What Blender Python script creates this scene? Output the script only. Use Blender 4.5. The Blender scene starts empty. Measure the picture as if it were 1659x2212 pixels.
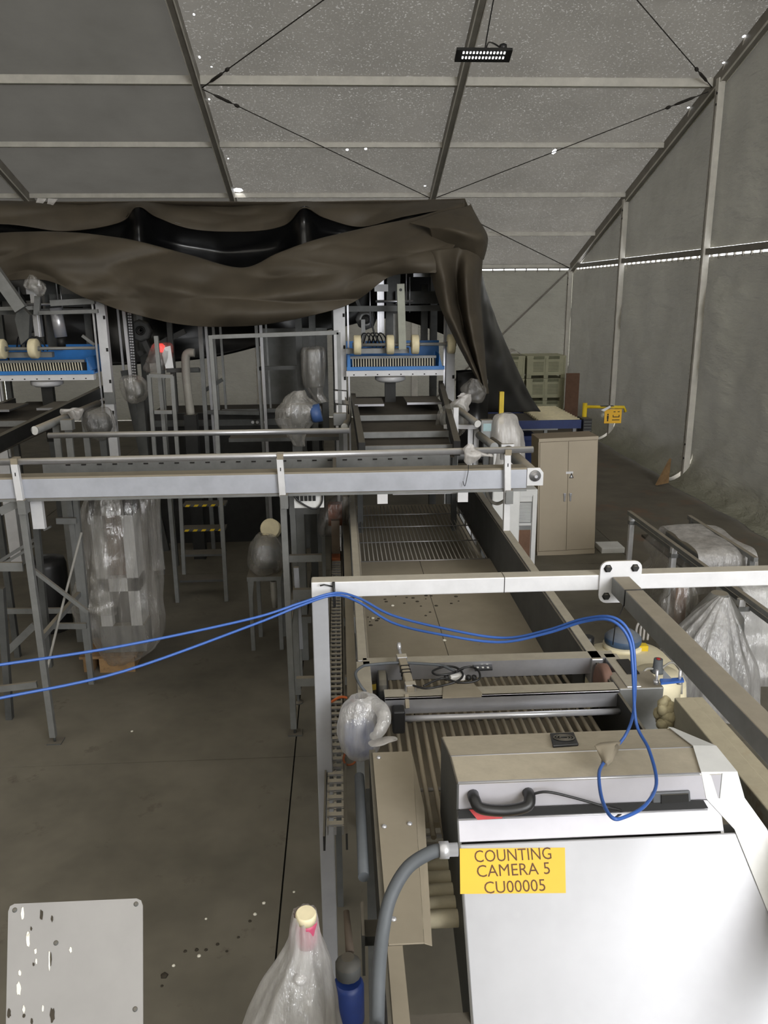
import bpy, math, random
from mathutils import Vector, Matrix, noise
from mathutils.geometry import tessellate_polygon

# ------------------------------------------------------------------ camera
random.seed(7)
scene = bpy.context.scene
COL = scene.collection
IMG_W, IMG_H, FPX = 1659.0, 2212.0, 1750.0
PITCH, YAW, ROLL = math.radians(15.22673), math.radians(3.04774), math.radians(-0.45043)
CAM = Vector((0.0, 0.0, 4.0))
_f = Vector((math.sin(YAW) * math.cos(PITCH), math.cos(YAW) * math.cos(PITCH), -math.sin(PITCH)))
_r = Vector((math.cos(YAW), -math.sin(YAW), 0))
_u = _r.cross(_f)
RIGHT = _r * math.cos(ROLL) + _u * math.sin(ROLL)
UP = -_r * math.sin(ROLL) + _u * math.cos(ROLL)
cd = bpy.data.cameras.new('camera')
cd.sensor_fit = 'HORIZONTAL'
cd.sensor_width = 36.0
cd.lens = 36.0 * FPX / IMG_W
cd.clip_start = 0.05
cd.clip_end = 300
cam = bpy.data.objects.new('camera', cd)
COL.objects.link(cam)
cam.matrix_world = Matrix(((RIGHT.x, UP.x, -_f.x, CAM.x), (RIGHT.y, UP.y, -_f.y, CAM.y),
                           (RIGHT.z, UP.z, -_f.z, CAM.z), (0, 0, 0, 1)))
scene.camera = cam

# ------------------------------------------------------------------ light
world = bpy.data.worlds.new('sky')
scene.world = world
world.use_nodes = True
bg = world.node_tree.nodes['Background']
bg.inputs['Color'].default_value = (0.95, 0.97, 1.0, 1)
bg.inputs['Strength'].default_value = 5.0

def lamp(name, kind, energy, loc, target, size=1.0, size_y=None, color=(1, 1, 1)):
    d = bpy.data.lights.new(name, kind)
    d.energy = energy
    d.color = color
    if kind == 'AREA':
        d.shape = 'RECTANGLE'
        d.size = size
        d.size_y = size_y or size
    o = bpy.data.objects.new(name, d)
    COL.objects.link(o)
    o.location = loc
    o.rotation_euler = (Vector(target) - Vector(loc)).to_track_quat('-Z', 'Y').to_euler()
    return o
# sun on the outside of the tent; the fabric lets a little of it through
sun = lamp('sun', 'SUN', 3.0, (-16, -6, 40), (0, 14, 0), color=(1.0, 0.96, 0.9))
sun.data.angle = math.radians(1.0)
# added area lamp inside the tent, standing for an assumed opening behind the camera
lamp('assumed_daylight', 'AREA', 2000, (6.6, -5.0, 5.8), (0.5, 6.5, 1.0), 7.0, 6.0, (0.97, 0.98, 1.0))
scene.view_settings.view_transform = 'Standard'
scene.view_settings.look = 'None'
scene.view_settings.exposure = 0.0
scene.view_settings.gamma = 1.0
scene.view_settings.use_curve_mapping = False
try:
    scene.cycles.use_denoising = True
    scene.cycles.max_bounces = 6
    scene.cycles.use_adaptive_sampling = True
    scene.cycles.adaptive_threshold = 0.03
    scene.cycles.transparent_max_bounces = 12
    scene.cycles.sample_clamp_indirect = 4.0
    scene.cycles.caustics_reflective = False
    scene.cycles.caustics_refractive = False
except Exception:
    pass

# ------------------------------------------------------------------ helpers
def at(px, py, Y=None, X=None, Z=None):
    """the point of the hall seen at a place of the photograph, on a plane at a known depth, side or height"""
    d = RIGHT * (px - IMG_W / 2) - UP * (py - IMG_H / 2) + _f * FPX
    if Y is not None:
        t = Y / d.y
    elif X is not None:
        t = X / d.x
    else:
        t = (Z - CAM.z) / d.z
    return CAM + d * t

def lin(c):
    return tuple(((v / 255.0) / 12.92 if v / 255.0 <= 0.04045 else ((v / 255.0 + 0.055) / 1.055) ** 2.4) for v in c)

MATS = {}
def new_mat(name):
    m = bpy.data.materials.new(name)
    m.use_nodes = True
    nt = m.node_tree
    for n in list(nt.nodes):
        nt.nodes.remove(n)
    out = nt.nodes.new('ShaderNodeOutputMaterial')
    MATS[name] = m
    return m, nt, out

def noise_node(nt, scale, detail=3, rough=0.6, vec=None):
    n = nt.nodes.new('ShaderNodeTexNoise')
    n.inputs['Scale'].default_value = scale
    n.inputs['Detail'].default_value = detail
    n.inputs['Roughness'].default_value = rough
    if vec is not None:
        nt.links.new(vec, n.inputs['Vector'])
    return n

def ramp(nt, src, a, b, ca=(0, 0, 0, 1), cb=(1, 1, 1, 1)):
    r = nt.nodes.new('ShaderNodeValToRGB')
    r.color_ramp.elements[0].position = a
    r.color_ramp.elements[1].position = b
    r.color_ramp.elements[0].color = ca
    r.color_ramp.elements[1].color = cb
    nt.links.new(src, r.inputs['Fac'])
    return r

def mixc(nt, fac, a, b, blend='MIX'):
    m = nt.nodes.new('ShaderNodeMix')
    m.data_type = 'RGBA'
    m.blend_type = blend
    for s, v in ((m.inputs[0], fac), (m.inputs[6], a), (m.inputs[7], b)):
        if isinstance(v, (int, float)):
            s.default_value = v
        elif isinstance(v, tuple):
            s.default_value = v if len(v) == 4 else (*v, 1)
        else:
            nt.links.new(v, s)
    return m.outputs[2]

def M(name, rgb, rough=0.6, metal=0.0, var=0.15, scale=6.0, dust=0.0, dust_rgb=(157, 149, 131), bump=0.0, spec=0.5, emit=0.0, stain=None):
    """painted / metal / plastic surface: base colour, patchy wear and settled dust on faces that look up"""
    m, nt, out = new_mat(name)
    b = nt.nodes.new('ShaderNodeBsdfPrincipled')
    nt.links.new(b.outputs[0], out.inputs[0])
    tc = nt.nodes.new('ShaderNodeTexCoord')
    geo = nt.nodes.new('ShaderNodeNewGeometry')
    base = (*lin(rgb), 1)
    dark = tuple(v * (1 - var) for v in base[:3]) + (1,)
    lite = tuple(min(1, v * (1 + var)) for v in base[:3]) + (1,)
    n = noise_node(nt, scale, 4, 0.65, geo.outputs['Position'])
    col = mixc(nt, ramp(nt, n.outputs['Fac'], 0.3, 0.7).outputs[0], dark, lite)
    if stain:
        n2 = noise_node(nt, stain[0], 5, 0.7, geo.outputs['Position'])
        col = mixc(nt, ramp(nt, n2.outputs['Fac'], stain[1], stain[1] + 0.12).outputs[0], col, (*lin(stain[2]), 1))
    b.inputs['Metallic'].default_value = metal
    b.inputs['Roughness'].default_value = rough
    b.inputs['Specular IOR Level'].default_value = spec
    if dust > 0:
        sx = nt.nodes.new('ShaderNodeSeparateXYZ')
        nt.links.new(geo.outputs['True Normal'], sx.inputs[0])
        r = ramp(nt, sx.outputs['Z'], 0.45, 0.9, (0, 0, 0, 1), (dust, dust, dust, 1))
        n3 = noise_node(nt, 14, 4, 0.7, geo.outputs['Position'])
        dc = mixc(nt, n3.outputs['Fac'], tuple(v * 0.75 for v in lin(dust_rgb)), tuple(v * 1.2 for v in lin(dust_rgb)))
        col = mixc(nt, r.outputs[0], col, dc)
        if metal > 0:
            mm = nt.nodes.new('ShaderNodeMath')
            mm.operation = 'MULTIPLY_ADD'
            nt.links.new(r.outputs[0], mm.inputs[0])
            mm.inputs[1].default_value = -metal
            mm.inputs[2].default_value = metal
            nt.links.new(mm.outputs[0], b.inputs['Metallic'])
        rr = nt.nodes.new('ShaderNodeMath')
        rr.operation = 'MULTIPLY_ADD'
        nt.links.new(r.outputs[0], rr.inputs[0])
        rr.inputs[1].default_value = 0.9 - rough
        rr.inputs[2].default_value = rough
        nt.links.new(rr.outputs[0], b.inputs['Roughness'])
    nt.links.new(col, b.inputs['Base Color'])
    if bump > 0:
        bn = nt.nodes.new('ShaderNodeBump')
        bn.inputs['Strength'].default_value = bump
        nb = noise_node(nt, scale * 4, 5, 0.7, geo.outputs['Position'])
        nt.links.new(nb.outputs['Fac'], bn.inputs['Height'])
        nt.links.new(bn.outputs[0], b.inputs['Normal'])
    if emit > 0:
        b.inputs['Emission Color'].default_value = base
        b.inputs['Emission Strength'].default_value = emit
    return m

def fabric(name, rgb, trans, specks=0.0, streak=0.0):
    """tent cloth: dull diffuse front, lets some sunlight through, tiny worn pinholes in the coating"""
    m, nt, out = new_mat(name)
    geo = nt.nodes.new('ShaderNodeNewGeometry')
    d = nt.nodes.new('ShaderNodeBsdfDiffuse')
    t = nt.nodes.new('ShaderNodeBsdfTranslucent')
    add = nt.nodes.new('ShaderNodeAddShader')
    n = noise_node(nt, 0.7, 5, 0.6, geo.outputs['Position'])
    c = lin(rgb)
    col = mixc(nt, ramp(nt, n.outputs['Fac'], 0.3, 0.7).outputs[0], tuple(v * 0.86 for v in c), tuple(v * 1.1 for v in c))
    nt.links.new(col, d.inputs['Color'])
    tcol = mixc(nt, ramp(nt, n.outputs['Fac'], 0.25, 0.75).outputs[0], tuple(v * trans * 0.88 for v in (1.0, 0.94, 0.83)), tuple(v * trans * 1.1 for v in (1.0, 0.945, 0.84)))
    if specks > 0:
        n2 = noise_node(nt, 26, 2, 0.5, geo.outputs['Position'])
        n3 = noise_node(nt, 2.0, 3, 0.5, geo.outputs['Position'])
        r2 = ramp(nt, n2.outputs['Fac'], 0.60, 0.68)
        f = nt.nodes.new('ShaderNodeMath')
        f.operation = 'MULTIPLY'
        nt.links.new(r2.outputs[0], f.inputs[0])
        nt.links.new(n3.outputs['Fac'], f.inputs[1])
        tcol = mixc(nt, f.outputs[0], tcol, tuple(v * trans * specks for v in (1, 0.97, 0.9)))
    nt.links.new(tcol, t.inputs['Color'])
    if streak > 0:
        mp = nt.nodes.new('ShaderNodeMapping')
        mp.inputs['Scale'].default_value = (1.0, 0.8, 2.6)
        mp.inputs['Rotation'].default_value = (0.35, 0.0, 0.0)
        nt.links.new(geo.outputs['Position'], mp.inputs['Vector'])
        nb = noise_node(nt, 1.7, 5, 0.6, mp.outputs[0])
        bp = nt.nodes.new('ShaderNodeBump')
        bp.inputs['Strength'].default_value = streak
        bp.inputs['Distance'].default_value = 0.25
        nt.links.new(nb.outputs['Fac'], bp.inputs['Height'])
        nt.links.new(bp.outputs[0], d.inputs['Normal'])
    nt.links.new(d.outputs[0], add.inputs[0])
    nt.links.new(t.outputs[0], add.inputs[1])
    nt.links.new(add.outputs[0], out.inputs[0])
    return m

def film(name, rgb, opac=0.5, lo=0.15, scale=6.0, rough=0.22, gloss=0.14, stretch=(1.6, 1.6, 0.45)):
    """clear polythene gone milky: partly see-through, wrinkled gloss"""
    m, nt, out = new_mat(name)
    geo = nt.nodes.new('ShaderNodeNewGeometry')
    mp = nt.nodes.new('ShaderNodeMapping')
    mp.inputs['Scale'].default_value = stretch
    nt.links.new(geo.outputs['Position'], mp.inputs['Vector'])
    tr = nt.nodes.new('ShaderNodeBsdfTransparent')
    df = nt.nodes.new('ShaderNodeBsdfDiffuse')
    df.inputs['Color'].default_value = (*lin(rgb), 1)
    gl = nt.nodes.new('ShaderNodeBsdfGlossy')
    gl.inputs['Roughness'].default_value = rough
    gl.inputs['Color'].default_value = (0.95, 0.95, 0.97, 1)
    tl = nt.nodes.new('ShaderNodeBsdfTranslucent')
    tl.inputs['Color'].default_value = (*lin(rgb), 1)
    bb = nt.nodes.new('ShaderNodeMixShader')
    bb.inputs[0].default_value = 0.4
    nt.links.new(df.outputs[0], bb.inputs[1])
    nt.links.new(tl.outputs[0], bb.inputs[2])
    n = noise_node(nt, scale, 5, 0.65, mp.outputs[0])
    r = ramp(nt, n.outputs['Fac'], 0.38, 0.7, (lo,) * 3 + (1,), (opac,) * 3 + (1,))
    mx = nt.nodes.new('ShaderNodeMixShader')
    nt.links.new(r.outputs[0], mx.inputs[0])
    nt.links.new(tr.outputs[0], mx.inputs[1])
    nt.links.new(bb.outputs[0], mx.inputs[2])
    bn = nt.nodes.new('ShaderNodeBump')
    bn.inputs['Strength'].default_value = 0.7
    bn.inputs['Distance'].default_value = 0.04
    nb = noise_node(nt, scale * 2.2, 4, 0.6, mp.outputs[0])
    nt.links.new(nb.outputs['Fac'], bn.inputs['Height'])
    nt.links.new(bn.outputs[0], gl.inputs['Normal'])
    m2 = nt.nodes.new('ShaderNodeMixShader')
    m2.inputs[0].default_value = gloss
    nt.links.new(mx.outputs[0], m2.inputs[1])
    nt.links.new(gl.outputs[0], m2.inputs[2])
    nt.links.new(m2.outputs[0], out.inputs[0])
    return m

ORG = {}
class MB:
    """collects shapes into one mesh"""
    def __init__(s):
        s.v, s.f, s.sm = [], [], []
    def add(s, vs, fs, smooth=False):
        k = len(s.v)
        s.v += [Vector(p) for p in vs]
        s.f += [tuple(i + k for i in f) for f in fs]
        s.sm += [smooth] * len(fs)
        return s
    def box(s, x0, x1, y0, y1, z0, z1):
        if x0 > x1: x0, x1 = x1, x0
        if y0 > y1: y0, y1 = y1, y0
        if z0 > z1: z0, z1 = z1, z0
        return s.add([(x0, y0, z0), (x1, y0, z0), (x1, y1, z0), (x0, y1, z0), (x0, y0, z1), (x1, y0, z1), (x1, y1, z1), (x0, y1, z1)],
                     [(0, 3, 2, 1), (4, 5, 6, 7), (0, 1, 5, 4), (1, 2, 6, 5), (2, 3, 7, 6), (3, 0, 4, 7)])
    def beam(s, p, q, w, h=None, up=(0, 0, 1)):
        """square or rectangular bar from p to q; w across, h along up"""
        p, q = Vector(p), Vector(q)
        h = h or w
        d = (q - p).normalized()
        u = Vector(up)
        if abs(d.dot(u)) > 0.95:
            u = Vector((0, 1, 0))
        a = d.cross(u).normalized() * (w / 2)
        b = a.cross(d).normalized() * (h / 2)
        return s.add([p - a - b, p + a - b, p + a + b, p - a + b, q - a - b, q + a - b, q + a + b, q - a + b],
                     [(0, 1, 2, 3), (7, 6, 5, 4), (0, 4, 5, 1), (1, 5, 6, 2), (2, 6, 7, 3), (3, 7, 4, 0)])
    def tube(s, pts, r, n=8, cap=True):
        pts = [Vector(p) for p in pts]
        rs = r if isinstance(r, (list, tuple)) else [r] * len(pts)
        k = len(s.v)
        prev = None
        for i, p in enumerate(pts):
            d = (pts[min(i + 1, len(pts) - 1)] - pts[max(i - 1, 0)]).normalized()
            if prev is None:
                a = d.cross(Vector((0, 0, 1)) if abs(d.z) < 0.9 else Vector((1, 0, 0))).normalized()
            else:
                a = (prev - d * prev.dot(d)).normalized()
            prev = a
            b = d.cross(a)
            for j in range(n):
                t = 2 * math.pi * j / n
                s.v.append(p + (a * math.cos(t) + b * math.sin(t)) * rs[i])
        for i in range(len(pts) - 1):
            for j in range(n):
                s.f.append((k + i * n + j, k + i * n + (j + 1) % n, k + (i + 1) * n + (j + 1) % n, k + (i + 1) * n + j))
                s.sm.append(True)
        if cap:
            s.f.append(tuple(k + j for j in range(n))[::-1]); s.sm.append(False)
            e = k + (len(pts) - 1) * n
            s.f.append(tuple(e + j for j in range(n))); s.sm.append(False)
        return s
    def lathe(s, c, prof, n=20, axis=(0, 0, 1)):
        """prof: (radius, distance along axis)"""
        c, ax = Vector(c), Vector(axis).normalized()
        a = ax.cross(Vector((0, 0, 1)) if abs(ax.z) < 0.9 else Vector((1, 0, 0))).normalized()
        b = ax.cross(a)
        k = len(s.v)
        for r, h in prof:
            for j in range(n):
                t = 2 * math.pi * j / n
                s.v.append(c + ax * h + (a * math.cos(t) + b * math.sin(t)) * max(r, 1e-4))
        for i in range(len(prof) - 1):
            for j in range(n):
                s.f.append((k + i * n + j, k + i * n + (j + 1) % n, k + (i + 1) * n + (j + 1) % n, k + (i + 1) * n + j))
                s.sm.append(True)
        s.f.append(tuple(k + j for j in range(n))[::-1]); s.sm.append(False)
        e = k + (len(prof) - 1) * n
        s.f.append(tuple(e + j for j in range(n))); s.sm.append(False)
        return s
    def prism(s, pts, off):
        """flat outline pushed along off"""
        pts = [Vector(p) for p in pts]
        off = Vector(off)
        n = len(pts)
        return s.add(pts + [p + off for p in pts],
                     [tuple(range(n))[::-1], tuple(range(n, 2 * n))] + [(i, (i + 1) % n, n + (i + 1) % n, n + i) for i in range(n)])
    def grid(s, rows, smooth=True):
        n = len(rows[0])
        vs = [p for r in rows for p in r]
        return s.add(vs, [(i * n + j, i * n + j + 1, (i + 1) * n + j + 1, (i + 1) * n + j) for i in range(len(rows) - 1) for j in range(n - 1)], smooth)
    def build(s, name, mat, parent=None, origin=None, bevel=0.0, thick=0.0, subdiv=0):
        if origin is None:
            origin = ORG[parent.name] if parent is not None else Vector((0, 0, 0))
        origin = Vector(origin)
        me = bpy.data.meshes.new(name)
        me.from_pydata([tuple(p - origin) for p in s.v], [], s.f)
        me.polygons.foreach_set('use_smooth', s.sm)
        me.materials.append(MATS[mat])
        me.update()
        o = bpy.data.objects.new(name, me)
        COL.objects.link(o)
        ORG[o.name] = origin
        if parent is None:
            o.location = origin
        else:
            o.parent = parent
        if thick:
            md = o.modifiers.new('thickness', 'SOLIDIFY')
            md.thickness = thick
            md.offset = 0
        if subdiv:
            md = o.modifiers.new('smooth', 'SUBSURF')
            md.levels = md.render_levels = subdiv
        if bevel:
            md = o.modifiers.new('edge', 'BEVEL')
            md.width = bevel
            md.segments = 2
            md.limit_method = 'ANGLE'
        return o

def tag(o, label=None, cat=None, group=None, kind=None):
    if label: o['label'] = label
    if cat: o['category'] = cat
    if group: o['group'] = group
    if kind: o['kind'] = kind
    return o

def thing(name, loc, label=None, cat=None, group=None, kind=None):
    o = bpy.data.objects.new(name, None)
    o.empty_display_size = 0.2
    COL.objects.link(o)
    o.location = loc
    ORG[o.name] = Vector(loc)
    return tag(o, label, cat, group, kind)

def copy_part(o, dx, parent):
    """copy of a part (shared mesh) shifted by dx"""
    c = o.copy()
    COL.objects.link(c)
    c.parent = parent
    c.location = o.location + Vector(dx)
    ORG[c.name] = ORG[o.name]
    return c

def cr(pts, n):
    """smooth curve through points"""
    pts = [Vector(p) for p in pts]
    out = []
    m = len(pts) - 1
    for k in range(n):
        t = k / (n - 1) * m
        i = min(int(t), m - 1)
        u = t - i
        p0, p1, p2, p3 = pts[max(i - 1, 0)], pts[i], pts[i + 1], pts[min(i + 2, m)]
        out.append(0.5 * ((2 * p1) + (p2 - p0) * u + (2 * p0 - 5 * p1 + 4 * p2 - p3) * u * u + (3 * p1 - p0 - 3 * p2 + p3) * u ** 3))
    return out

def cloth(rows, nu, nv, amp=0.0, fr=1.5, seed=0, direction=(0, 1, 0), crease=0.0):
    """smooth sheet through rows of points with soft random folds"""
    rs = [cr(r, nu) for r in rows]
    cols = [cr([r[j] for r in rs], nv) for j in range(nu)]
    d = Vector(direction)
    res = []
    for i in range(nv):
        row = []
        for j in range(nu):
            p = cols[j][i]
            k = amp * noise.noise(Vector((p.x * fr + seed, p.y * fr, p.z * fr * 1.4)))
            if crease:
                w = noise.noise(Vector((p.x * 0.55 + seed * 1.7, p.z * 2.3, seed)))
                k += crease * (0.5 - 2.2 * abs(w)) + crease * 0.5 * (0.4 - 2 * abs(noise.noise(Vector((p.x * 1.4 - p.z * 1.1, p.z * 2.6 + seed, 4.0)))))
            row.append(p + d * k)
        res.append(row)
    return res

def bag(rings, n=44, folds=7, amp=0.07, seed=0, nv=30, crumple=0.02, fr=6.0):
    """wrinkled plastic bag: rings of (x, y, z, rx, ry)"""
    a = cr([(r[0], r[1], r[2]) for r in rings], nv)
    b = cr([(r[3], r[4], 0) for r in rings], nv)
    rows = []
    rnd = random.Random(seed)
    ph = [rnd.uniform(0, 6.28) for _ in range(4)]
    for i in range(nv):
        row = []
        v = i / (nv - 1)
        for j in range(n + 1):
            t = 2 * math.pi * (j % n) / n
            k = 1 + amp * (math.sin(folds * t + ph[0] + 1.3 * math.sin(3 * v + ph[3])) + 0.6 * math.sin((folds * 2 + 1) * t + ph[1] + 4 * v) + 0.5 * math.sin(3 * t + ph[2]))
            p = a[i] + Vector((b[i].x * k * math.cos(t), b[i].y * k * math.sin(t), 0))
            q = noise.noise_vector(p * fr + Vector((seed, 0, 0))) * crumple
            row.append(p + q)
        rows.append(row)
    mb = MB()
    mb.grid(rows)
    return mb
# ------------------------------------------------------------------ materials
M('concrete', (108, 103, 91), 0.85, var=0.28, scale=0.9, bump=0.15, stain=(2.3, 0.62, (84, 77, 66)))
M('joint', (30, 28, 25), 0.95)
M('earth', (104, 98, 86), 0.95, var=0.2, scale=1.2, bump=0.3, stain=(0.5, 0.56, (118, 96, 78)))
M('alu', (212, 208, 198), 0.5, 0.0, var=0.12, scale=3)
M('alu_dark', (134, 129, 120), 0.6, 0.0, var=0.15, scale=3)
M('cable_dark', (52, 48, 44), 0.7)
M('steel_blue', (178, 181, 190), 0.42, 0.15, var=0.1, scale=4, dust=0.95)
M('steel_white', (214, 214, 216), 0.4, 0.05, var=0.08, scale=5, dust=0.85)
M('stainless', (186, 186, 190), 0.34, 0.75, var=0.1, scale=5, dust=0.9)
M('stainless_clean', (206, 206, 210), 0.3, 0.6, var=0.08, scale=4)
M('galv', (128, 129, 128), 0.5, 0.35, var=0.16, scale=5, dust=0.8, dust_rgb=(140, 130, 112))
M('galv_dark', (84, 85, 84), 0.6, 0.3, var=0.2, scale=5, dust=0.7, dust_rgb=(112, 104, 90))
M('black_steel', (36, 36, 35), 0.55, 0.2, var=0.3, scale=8, dust=0.35)
M('black_plastic', (28, 28, 29), 0.4, 0.0, var=0.2, scale=8)
M('rubber', (24, 24, 24), 0.8)
M('dust_belt', (142, 133, 116), 0.9, var=0.1, scale=3, bump=0.05, stain=(5, 0.68, (104, 95, 80)))
M('dark_belt', (70, 64, 55), 0.9, var=0.2, scale=3)
M('tarp', (72, 65, 54), 0.62, var=0.18, scale=1.6, bump=0.08, spec=0.35)
M('tarp_black', (15, 15, 16), 0.3, var=0.2, scale=2, spec=0.6)
M('blue_tray', (48, 122, 196), 0.45, var=0.12, scale=5)
M('blue_dark', (26, 46, 100), 0.5, var=0.15)
M('cream_wheel', (228, 216, 180), 0.55, var=0.1, scale=10)
M('pin', (222, 214, 190), 0.5)
M('grey_arm', (150, 152, 140), 0.55, 0.1, var=0.1, dust=0.5)
M('cabinet_paint', (172, 160, 140), 0.5, var=0.04, scale=2, dust=0.7, dust_rgb=(128, 112, 92))
M('white_plastic', (222, 222, 220), 0.45, var=0.05)
M('grey_plastic', (120, 122, 124), 0.5)
M('bin_green', (178, 176, 146), 0.6, var=0.1, scale=3)
M('bin_dark', (118, 119, 94), 0.7)
M('yellow', (222, 190, 40), 0.5, var=0.1)
M('label_yellow', (238, 184, 40), 0.5, var=0.02)
M('ink', (92, 58, 18), 0.6)
M('black_ink', (24, 22, 20), 0.6)
M('wood', (150, 120, 84), 0.8, var=0.25, scale=9, stain=(6, 0.6, (110, 84, 56)))
M('brown_board', (112, 84, 66), 0.8, var=0.15)
M('rust', (140, 78, 46), 0.8, var=0.3, scale=9)
M('brown_disc', (120, 92, 80), 0.6, var=0.2)
M('pvc', (160, 157, 149), 0.5, var=0.1)
M('tank_cream', (238, 228, 196), 0.45, var=0.06, dust=0.35)
M('tank_cap', (62, 84, 112), 0.5, var=0.1, dust=0.4)
M('cable_blue', (52, 92, 166), 0.4, var=0.06)
M('cable_grey', (112, 108, 100), 0.6)
M('hose', (84, 88, 92), 0.6, var=0.12)
M('paper', (224, 224, 226), 0.7, var=0.03)
M('red_tape', (186, 44, 44), 0.5)
M('red_lamp', (255, 36, 30), 0.4, emit=3.0)
M('led', (255, 255, 255), 0.4, emit=6.0)
M('pink_cap', (190, 80, 110), 0.5)
M('chute', (150, 146, 132), 0.7, var=0.12, dust=0.8, dust_rgb=(166, 156, 132), stain=(4, 0.6, (126, 104, 84)))
M('foam', (170, 160, 128), 0.95, var=0.25, scale=20, bump=0.6)
M('panel_grey', (146, 144, 142), 0.5, 0.1, var=0.06, scale=5)
M('dropping_white', (232, 228, 214), 0.8)
M('dropping_dark', (58, 52, 42), 0.9)
M('motor_blue', (58, 84, 132), 0.5, var=0.15)
M('hood_steel', (190, 188, 194), 0.45, 0.2, var=0.06, scale=4)
M('hood_top', (188, 184, 176), 0.4, 0.3, var=0.1, scale=3, dust=0.9, dust_rgb=(176, 166, 146), stain=(5, 0.66, (168, 158, 140)))
M('hood_panel', (164, 164, 167), 0.38, 0.25, var=0.07, scale=2.2, stain=(3.5, 0.62, (166, 166, 168)))
M('latch_grey', (92, 94, 97), 0.5)
M('tube_shaded', (158, 159, 163), 0.45, 0.1, var=0.08, scale=4, dust=0.85)  # darker copy of the frame steel, puts dimmer light on the posts into colour
M('lever_brown', (96, 84, 72), 0.8)
M('slot_dark', (34, 32, 30), 0.9)
M('roller', (206, 196, 168), 0.6, var=0.1, scale=12)
M('rod', (158, 146, 126), 0.65, 0.15, var=0.15, dust=0.5)
M('rope', (150, 148, 142), 0.9)
M('orange', (206, 106, 54), 0.6)
M('screen', (150, 176, 180), 0.3)
fabric('tent_cloth', (112, 108, 98), 0.028, specks=3.2)
fabric('tent_cloth_old', (98, 97, 90), 0.017)
fabric('tent_cloth_fill', (150, 146, 134), 0.15)
fabric('wall_cloth', (146, 145, 130), 0.02, streak=0.75)
film('poly', (206, 202, 194), 0.5, 0.16, 6, 0.26, 0.12)
film('poly_sheet', (220, 216, 210), 0.5, 0.14, 5, 0.1, 0.2, (2.6, 2.6, 0.16))
film('poly_milky', (228, 226, 224), 0.78, 0.42, 7, 0.16, 0.16, (2.0, 2.0, 0.3))
film('poly_dense', (226, 222, 218), 0.88, 0.5, 7, 0.3, 0.1)
film('poly_dark', (150, 146, 140), 0.5, 0.2, 7, 0.3, 0.06)

# ------------------------------------------------------------------ the tent
EAVE_Y, SLOPE = 26.6, 0.332
def roofz(Y):
    return 4.7 + SLOPE * (EAVE_Y - Y)
def on_roof(px, py, dz=0.07):
    d = at(px, py, Y=1.0) - CAM
    t = (4.7 + dz + SLOPE * EAVE_Y - CAM.z) / (d.z + SLOPE * d.y)
    return CAM + d * t
RX = [-12.56, -7.56, -2.56, 2.44, 7.44]
PY = [26.5, 24.06, 21.7, 19.34, 17.07, 14.72]

# floor: cast slabs with open joints
fl = MB().box(-34, 9, -16, 28, -0.3, -0.03).build('floor', 'joint')
tag(fl, 'dusty grey-brown concrete floor cast in slabs', 'floor', kind='structure')
JX = [-34, -20.5, -15.5, -10.5, -5.5, -0.475, 4.4]
JY = [-16, -8.5, -3.5, 1.45, 6.44, 11.45, 16.4, 21.4, 28]
for i in range(len(JX) - 1):
    for j in range(len(JY) - 1):
        MB().box(JX[i] + 0.006, JX[i + 1] - 0.006, JY[j] + 0.006, JY[j + 1] - 0.006, -0.05, 0).build('slab', 'concrete', fl)
MB().box(4.406, 9, -16, 28, -0.05, -0.004).build('earth_strip', 'earth', fl)

# roof
ceil = thing('ceiling', (0, 14, 6), 'pitched tent roof of grey cloth on metal rafters and purlins', 'ceiling', kind='structure')
HOLES = [(514, 411, 0.13, 0.11), (750, 324, 0.035, 0.05), (790, 322, 0.035, 0.05), (1197, 328, 0.05, 0.12), (715, 416, 0.04, 0.04),
         (1344, 414, 0.07, 0.05), (946, 416, 0.035, 0.04), (918, 402, 0.03, 0.03), (431, 124, 0.02, 0.04), (457, 145, 0.02, 0.02), (419, 32, 0.02, 0.03),
         (1607, 79, 0.03, 0.04), (1563, 136, 0.025, 0.03), (1487, 233, 0.03, 0.03), (481, 318, 0.03, 0.04), (493, 343, 0.02, 0.03), (452, 215, 0.02, 0.03)]
HP = [(on_roof(a, b), rx, ry) for a, b, rx, ry in HOLES]
def roof_panel(x0, x1, y0, y1, mat):
    outer = [Vector((x0, y0, 0)), Vector((x1, y0, 0)), Vector((x1, y1, 0)), Vector((x0, y1, 0))]
    loops = [outer]
    for p, rx, ry in HP:
        if x0 + rx < p.x < x1 - rx and y0 + ry < p.y < y1 - ry:
            loops.append([Vector((p.x + rx * math.cos(-k * 1.0472 + .3), p.y + ry * math.sin(-k * 1.0472 + .3), 0)) for k in range(6)])
    flat = [v for l in loops for v in l]
    tris = tessellate_polygon(loops)
    mb = MB()
    mb.add([(v.x, v.y, roofz(v.y) + 0.075) for v in flat], [tuple(t) for t in tris])
    return mb.build('roof_panel', mat, ceil)
for i in range(4):
    for j in range(5):
        roof_panel(RX[i], RX[i + 1], PY[j + 1], PY[j], 'tent_cloth' if i >= 2 else 'tent_cloth_old')
roof_panel(7.44, 7.62, PY[5], PY[0], 'tent_cloth')
RIDGE_Y = 5.6
RZ = roofz(RIDGE_Y) + 0.075
far = MB()
far.add([(-34, PY[5], roofz(PY[5]) + .075), (7.62, PY[5], roofz(PY[5]) + .075), (7.62, RIDGE_Y, RZ), (-34, RIDGE_Y, RZ)], [(0, 1, 2, 3)])
rear = MB().add([(-34, RIDGE_Y, RZ), (7.62, RIDGE_Y, RZ), (7.62, -15.4, 4.78), (-34, -15.4, 4.78)], [(0, 1, 2, 3)])
rear.build('roof_sheet', 'tent_cloth_fill', ceil)   # unseen slope behind the ridge, cloth passes extra light as overhead fill
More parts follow.
